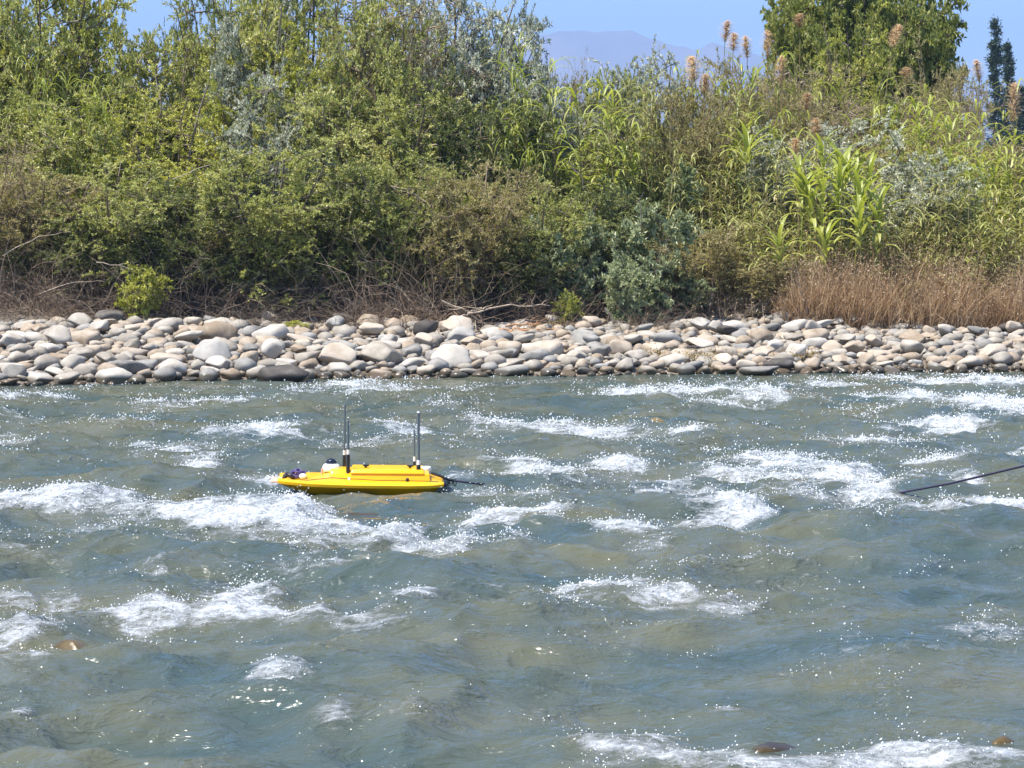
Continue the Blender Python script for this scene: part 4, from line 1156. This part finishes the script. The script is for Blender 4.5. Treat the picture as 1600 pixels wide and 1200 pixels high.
sk(5, 400, 110, 362, 44.8, 'long pale dead branch over the brush at the left edge', .013, 'drift_pale', .15, 3, .3, 'dead_cane', 'cane')
sk(150, 410, 240, 435, 44.2, 'grey dead branch above the yellow-green sapling', .012, 'drift_pale', .08, 4, .2, 'dead_cane', 'cane')
sk(270, 280, 430, 230, 45.9, 'thin pale stem slanting across the sunlit willow dome', .010, 'drift_pale', .1, 1, .4, 'dead_cane', 'cane')
sk(890, 255, 920, 300, 45.6, 'short pale broken stem above the broad-leaved shrub', .012, 'drift_pale', .05, 1, .2, 'dead_cane', 'cane')

# ------------------------------------------------------------------ survey boat
MB = {}
MB['yellow'] = plain_mat('yellow_gelcoat', (0.80, 0.42, 0.004), .28, spec=.5, noise_amt=.05, scale=5)
MB['black'] = plain_mat('black_rubber', (0.012, 0.012, 0.014), .45)
MB['white'] = plain_mat('white_plastic', (0.80, 0.78, 0.74), .3)
MB['navy'] = plain_mat('dark_dome', (0.012, 0.016, 0.03), .12)
MB['purple'] = plain_mat('purple_rope', (0.07, 0.045, 0.16), .6)
MB['rope'] = plain_mat('dark_rope', (0.022, 0.016, 0.045), .6)
MB['pink'] = plain_mat('faded_plate', (0.62, 0.38, 0.28), .45)
MB['grey'] = plain_mat('antenna_sleeve', (0.10, 0.13, 0.15), .25)
MB['steel'] = plain_mat('steel', (0.55, 0.55, 0.55), .25, metal=1.0)
boat = thing('survey_boat', 'small yellow unmanned survey boat with four whip antennas, towed on the river', 'boat', (BOAT_X, BOAT_Y, -0.008), (0.0, 0.016, 0.05))


def bl(u, v, y=0.0):
    """boat-local x, z of photo pixel u,v for a point y metres behind the centreline"""
    return (u - BOAT_U) * PXM, (BOAT_V - v) * PXM - .126 * y


def loft(stations, mat, name, close=True, smooth=True):
    """stations: list of (x, [(y,z)...]) closed sections"""
    V = np.array([[(x, y, z) for (y, z) in sec] for x, sec in stations]); n, k, _ = V.shape
    a = Acc(); i = np.arange(n - 1)[:, None] * k; j = np.arange(k)[None, :]; j2 = (j + 1) % k
    a.add(V.reshape(-1, 3), quads=np.stack([i + j, i + k + j, i + k + j2, i + j2], -1).reshape(-1, 4))
    me = a.mesh(name, mat, smooth)
    bm = bmesh.new(); bm.from_mesh(me); bm.verts.ensure_lookup_table()
    bm.faces.new([bm.verts[q] for q in range(k)][::-1]); bm.faces.new([bm.verts[(n - 1) * k + q] for q in range(k)])
    bmesh.ops.recalc_face_normals(bm, faces=bm.faces); bm.to_mesh(me); bm.free()
    return me


def sharp(me, ang=35):
    me.set_sharp_from_angle(angle=math.radians(ang)); return me


# hull below the gunwale
ST = [(440, .20, .085, .045), (458, .30, .080, .00), (500, .38, .070, -.10), (560, .385, .064, -.14), (620, .385, .062, -.15), (660, .365, .064, -.13), (676, .32, .066, -.06), (684, .28, .07, .03)]
sec = []
for (u, b, g, kz) in ST:
    x = (u - BOAT_U) * PXM
    h_ = [(1.0, g), (.74, g * .5 + kz * .5), (.52, kz * .9 + g * .1), (.28, kz)]
    sec.append((x, [(-b * q, z) for q, z in h_] + [(b * q, z) for q, z in h_[::-1]]))
obj('hull', sharp(loft(sec, MB['yellow'], 'hull'), 50), boat)
# deck with rolled gunwale
sec = []
DK = [(436, .20, .078, .092), (445, .26, .076, .100), (470, .345, .072, .106), (488, .385, .068, .118), (505, .40, .066, .150), (520, .41, .064, .172), (540, .42, .062, .160), (570, .42, .060, .130), (640, .42, .060, .128), (668, .40, .062, .128), (682, .35, .064, .118), (692, .29, .066, .098)]
for (u, b, g, c) in DK:
    x = (u - BOAT_U) * PXM
    e_ = .042
    sec.append((x, [(-b - e_, g), (-b - e_ - .004, g + .028), (-b - .006, g + .05), (-b * .72, g * .35 + c * .65 + .01), (-b * .45, c), (b * .45, c), (b * .72, g * .35 + c * .65 + .01), (b + .006, g + .05), (b + e_ + .004, g + .028), (b + e_, g)]))
obj('deck', sharp(loft(sec, MB['yellow'], 'deck'), 40), boat)
# raised hatch housing with overhanging lid
def rbox(x0, x1, y0, y1, z0, z1, taper, mat, name, bev=.015, nseg=3):
    bm = bmesh.new(); bmesh.ops.create_cube(bm, size=1)
    for v in bm.verts:
        tz = v.co.z + .5; s = 1 - taper * tz
        v.co = ((x0 + x1) / 2 + v.co.x * (x1 - x0) * (1 - taper * .35 * tz), (y0 + y1) / 2 + v.co.y * (y1 - y0) * s, z0 + (z1 - z0) * tz)
    bmesh.ops.bevel(bm, geom=list(bm.edges) , offset=bev, segments=nseg, affect='EDGES', profile=.6)
    me = bpy.data.meshes.new(name); bm.to_mesh(me); bm.free()
    for p in me.polygons: p.use_smooth = True
    me.materials.append(mat); return me


hx0, hx1 = (546 - BOAT_U) * PXM, (672 - BOAT_U) * PXM
hat = obj('hatch', rbox(hx0, hx1, -.26, .26, .10, .190, .10, MB['yellow'], 'hatch', .012), boat)
obj('lid', rbox(hx0 + .01, hx1 - .06, -.25, .25, .183, .226, .12, MB['yellow'], 'lid', .014), hat)
obj('fairing', rbox((514 - BOAT_U) * PXM, (552 - BOAT_U) * PXM, -.22, .22, .12, .212, .3, MB['yellow'], 'fairing', .03), boat)
for u in (571, 640):                                              # black lid knobs
    a = Acc(); x = (u - BOAT_U) * PXM
    t = np.linspace(0, 1, 5)
    tubes(a, np.stack([x + 0 * t, -.05 + 0 * t, .222 + .03 * t], -1), np.array([.012, .012, .012, .020, .014]), 8)
    for k in range(3):
        c = 2.1 * k + .3; tubes(a, np.array([[x, -.05, .245], [x + .035 * math.cos(c), -.05 + .035 * math.sin(c), .25]]), np.array([.012, .009]), 6)
    obj('knob', a.mesh('knob', MB['black']), boat)


def lathe(prof, n=20):
    ang = np.arange(n) / n * 2 * np.pi
    V = np.array([[(r * math.cos(t), r * math.sin(t), z) for t in ang] for r, z in prof]); k = len(prof)
    i = np.arange(k - 1)[:, None] * n; j = np.arange(n)[None, :]; j2 = (j + 1) % n
    return V.reshape(-1, 3), np.stack([i + j, i + j2, i + n + j2, i + n + j], -1).reshape(-1, 4)


def lathe_obj(name, prof, mat, parent, loc):
    v, q = lathe(prof); a = Acc(); a.add(v, quads=q); return obj(name, sharp(a.mesh(name, mat), 40), parent, loc)


# positioning dome: white base and dark cap
dx = (517 - BOAT_U) * PXM
dome = lathe_obj('dome_base', [(0.0, 0), (.085, 0), (.092, .015), (.092, .045), (.080, .070), (.06, .082), (0, .084)], MB['white'], boat, (dx, .08, .168))
lathe_obj('dome_cap', [(.058, .0), (.058, .012), (.053, .030), (.040, .046), (.02, .055), (0.0, .057)], MB['navy'], dome, (.0, 0, .080))
lathe_obj('post', [(0, 0), (.012, 0), (.012, .07), (0, .072)], MB['pink'], boat, (dx - .09, -.05, .14))
lathe_obj('sensor_cap', [(0, 0), (.055, 0), (.058, .01), (.058, .035), (.05, .046), (0, .048)], MB['white'], boat, ((665 - BOAT_U) * PXM, .05, .186))
# antennas
for (u, vt, vc, vb, y, rr, lean) in ((537, 631, 706, 734, .18, .011, 0.0), (544, 657, 706, 738, -.16, .012, .01), (653, 643, 721, 746, -.18, .014, .012), (647, 670, 715, 736, .18, .009, .008)):
    x, zt = bl(u, vt, y); _, zc = bl(u, vc, y); _, zb = bl(u, vb, y)
    zb = max(zb - .02, .10)
    a = Acc(); t = np.linspace(0, 1, 6)
    tubes(a, np.stack([x - lean * (zt - zb) * t, y + 0 * t, zc + (zt - zc) * t], -1), np.full(6, rr), 8)
    an = obj('antenna', a.mesh('antenna', MB['grey']), boat)
    a = Acc(); tubes(a, np.array([[x, y, zb], [x, y, zc - .02]]), np.array([rr * 1.8, rr * 1.6]), 10); obj('mount', a.mesh('mount', MB['black']), an)
    a = Acc(); tubes(a, np.array([[x, y, zc - .03], [x, y, zc + .03]]), np.array([rr * 1.5, rr * 1.4]), 10); obj('collar', a.mesh('collar', MB['white']), an)
    v, q = lathe([(rr * 1.02, 0), (rr * 1.02, .01), (0, .014)], 10); a = Acc(); a.add(v, quads=q); obj('tip', a.mesh('tip', MB['white'] if u == 653 else MB['grey']), an, (x - lean * (zt - zb), y, zt - .002))
# coil of purple line and black fender at the stern, white float
t = np.linspace(0, 1, 90); ang = t * 2 * np.pi * 6
a = Acc(); tubes(a, np.stack([-.60 + (.05 + .02 * np.sin(ang * .37)) * np.cos(ang) + .02 * t, -.05 + .09 * np.sin(ang), .125 + .05 * np.sin(ang * .61) ** 2 + .02 * t], -1), np.full(90, .010), 6)
obj('rope_coil', a.mesh('rope_coil', MB['purple']), boat)
x, z = bl(452, 741, -.1)
a = Acc(); t = np.linspace(0, 1, 9); tubes(a, np.stack([x - .06 + .12 * t, -.12 + .03 * np.sin(6 * t), .115 + .035 * np.sin(np.pi * t)], -1), np.array([.008, .022, .028, .026, .03, .028, .026, .02, .008]), 8)
obj('fender', a.mesh('fender', MB['black']), boat)
lathe_obj('float', [(0, 0), (.026, .004), (.038, .018), (.040, .03), (.034, .046), (.02, .056), (0, .058)], MB['white'], boat, ((474 - BOAT_U) * PXM, -.14, .110))
obj('nose_plate', rbox((424 - BOAT_U) * PXM, (445 - BOAT_U) * PXM, -.16, .16, .070, .096, .05, MB['pink'], 'nose_plate', .008), boat)
# thin line run along the side deck, and small fittings
pts = [(470, 740), (483, 736), (500, 736), (520, 739), (545, 746.5), (590, 747.5), (650, 747.5), (684, 746.5)]
P = np.array([(bl(u, v, -.30)[0], -.31, bl(u, v, -.31)[1] + .0) for u, v in pts])
P[:, 2] = np.interp(P[:, 0], [(u - BOAT_U) * PXM for u, *_ in DK], [.45 * g + .55 * c + .018 for _, _, g, c in DK]) + .008
a = Acc(); tubes(a, P, np.full(len(P), .004), 5); obj('deck_line', a.mesh('deck_line', MB['black']), boat)
for u in (546, 636):
    lathe_obj('fitting', [(0, 0), (.018, 0), (.02, .012), (.012, .03), (0, .034)], MB['white'] if u == 546 else MB['black'], boat, ((u - BOAT_U) * PXM, -.30, .118))
a = Acc(); bxx = (691 - BOAT_U) * PXM
tubes(a, np.array([[bxx - .03, -.27, .085], [bxx + .012, -.16, .075], [bxx + .035, 0, .07], [bxx + .012, .16, .075], [bxx - .03, .27, .085]]), np.array([.02, .034, .04, .034, .02]), 8)
obj('bow_bumper', a.mesh('bow_bumper', MB['black']), boat)
a = Acc(); tubes(a, np.array([[bxx - .12, 0, .17], [bxx - .02, -.01, .14], [bxx + .05, -.02, .105], [bxx + .14, -.02, .095]]), np.array([.014, .016, .016, .012]), 7)
obj('tow_bracket', a.mesh('tow_bracket', MB['black']), boat)
for k, q in enumerate((.09, .13)):
    a = Acc(); c = np.linspace(0, 2 * np.pi, 13)
    tubes(a, np.stack([bxx + q + .014 * np.cos(c), -.02 + 0 * c, .075 + .035 * np.sin(c)], -1), np.full(13, .006), 6)
    obj('shackle', a.mesh('shackle', MB['black'] if k == 0 else MB['navy']), boat)

# tow line: leaves the bow, dips under the river, rises out of it at the right
p1 = wp(775, 757); p2 = wp(1378, 775); p3 = at(1600, 728, 21.6)
R0 = np.array([[BOAT_X + bxx + .13, BOAT_Y - .02, .075], [BOAT_X + bxx + .35, BOAT_Y - .02, .045], [p1[0], p1[1], .0], [p1[0] + .3, p1[1], -.16], [1.0, 23.6, -.35], [p2[0] - .7, p2[1] + .1, -.18], [p2[0], p2[1], .0],
               [(p2[0] + p3[0]) / 2, (p2[1] + p3[1]) / 2, p3[2] * .46], list(p3), [7.6, 16.2, 1.35], [11.2, 10.5, 2.4], [14.0, 6.0, 2.75]])
a = Acc(); tubes(a, R0, np.full(len(R0), .011), 7, .5)
tag(obj('tow_rope', a.mesh('tow_rope', MB['rope'])), 'thin dark purple tow rope running from the yellow boat under water and out right', 'rope')

# ------------------------------------------------------------------ droplets over the white water, and white beads standing in for sun glints
r = np.random.default_rng(77)
prob = (.26 * np.clip(WF - .15, 0, .6) + .40 * np.clip(chop - .45, 0, 1) ** 1.3 * np.clip(.15 + 1.6 * noise2(WGX / .45, WGY / .6, 91), 0, 1)) * np.gradient(WX)[None, :] * np.gradient(WY)[:, None]  # foam term: spray; chop term: clusters of white beads imitating sun sparkle
prob[:, (WX < -10) | (WX > 10)] = 0; prob[WY < 11.5] = 0
cum = np.cumsum(prob.ravel()); n = 33000
idx = np.searchsorted(cum, r.uniform(0, cum[-1], n))
px, py, pz = WGX.ravel()[idx], WGY.ravel()[idx], WH.ravel()[idx]
rad = (.003 + .010 * r.beta(1.1, 3.4, n)) * np.interp(py, [12, 24, 40], [.75, 1.15, 1.6])
C = np.stack([px + r.normal(0, .02, n), py + r.normal(0, .02, n), pz + r.exponential(.022, n)], -1)
OV = np.array([[1, 0, 0], [-1, 0, 0], [0, 1, 0], [0, -1, 0], [0, 0, 1], [0, 0, -1]], float)
OF = np.array([[0, 2, 4], [2, 1, 4], [1, 3, 4], [3, 0, 4], [2, 0, 5], [1, 2, 5], [3, 1, 5], [0, 3, 5]])
V = (C[:, None] + OV[None] * rad[:, None, None]).reshape(-1, 3)
F = (OF[None] + (np.arange(n) * 6)[:, None, None]).reshape(-1, 3)
kind(obj('spray_glint', mesh_np('spray_glint', V, [F], plain_mat('spray_glint_white', (.85, .87, .88), .12))), 'stuff')

# ------------------------------------------------------------------ haze
bm = bmesh.new(); bmesh.ops.create_cube(bm, size=1)
for v in bm.verts: v.co = (v.co.x * 19000, 4550 + v.co.y * 9900, 350 + v.co.z * 720)
me = bpy.data.meshes.new('haze'); bm.to_mesh(me); bm.free()
hm = bpy.data.materials.new('haze'); hm.use_nodes = True
nt = hm.node_tree; nt.nodes.remove(nt.nodes['Principled BSDF'])
pv = nt.nodes.new('ShaderNodeVolumePrincipled'); pv.inputs['Color'].default_value = (.38, .55, .90, 1); pv.inputs['Density'].default_value = 2.4e-4
nt.links.new(pv.outputs[0], nt.nodes['Material Output'].inputs['Volume'])
me.materials.append(hm)
kind(obj('haze', me), 'stuff')
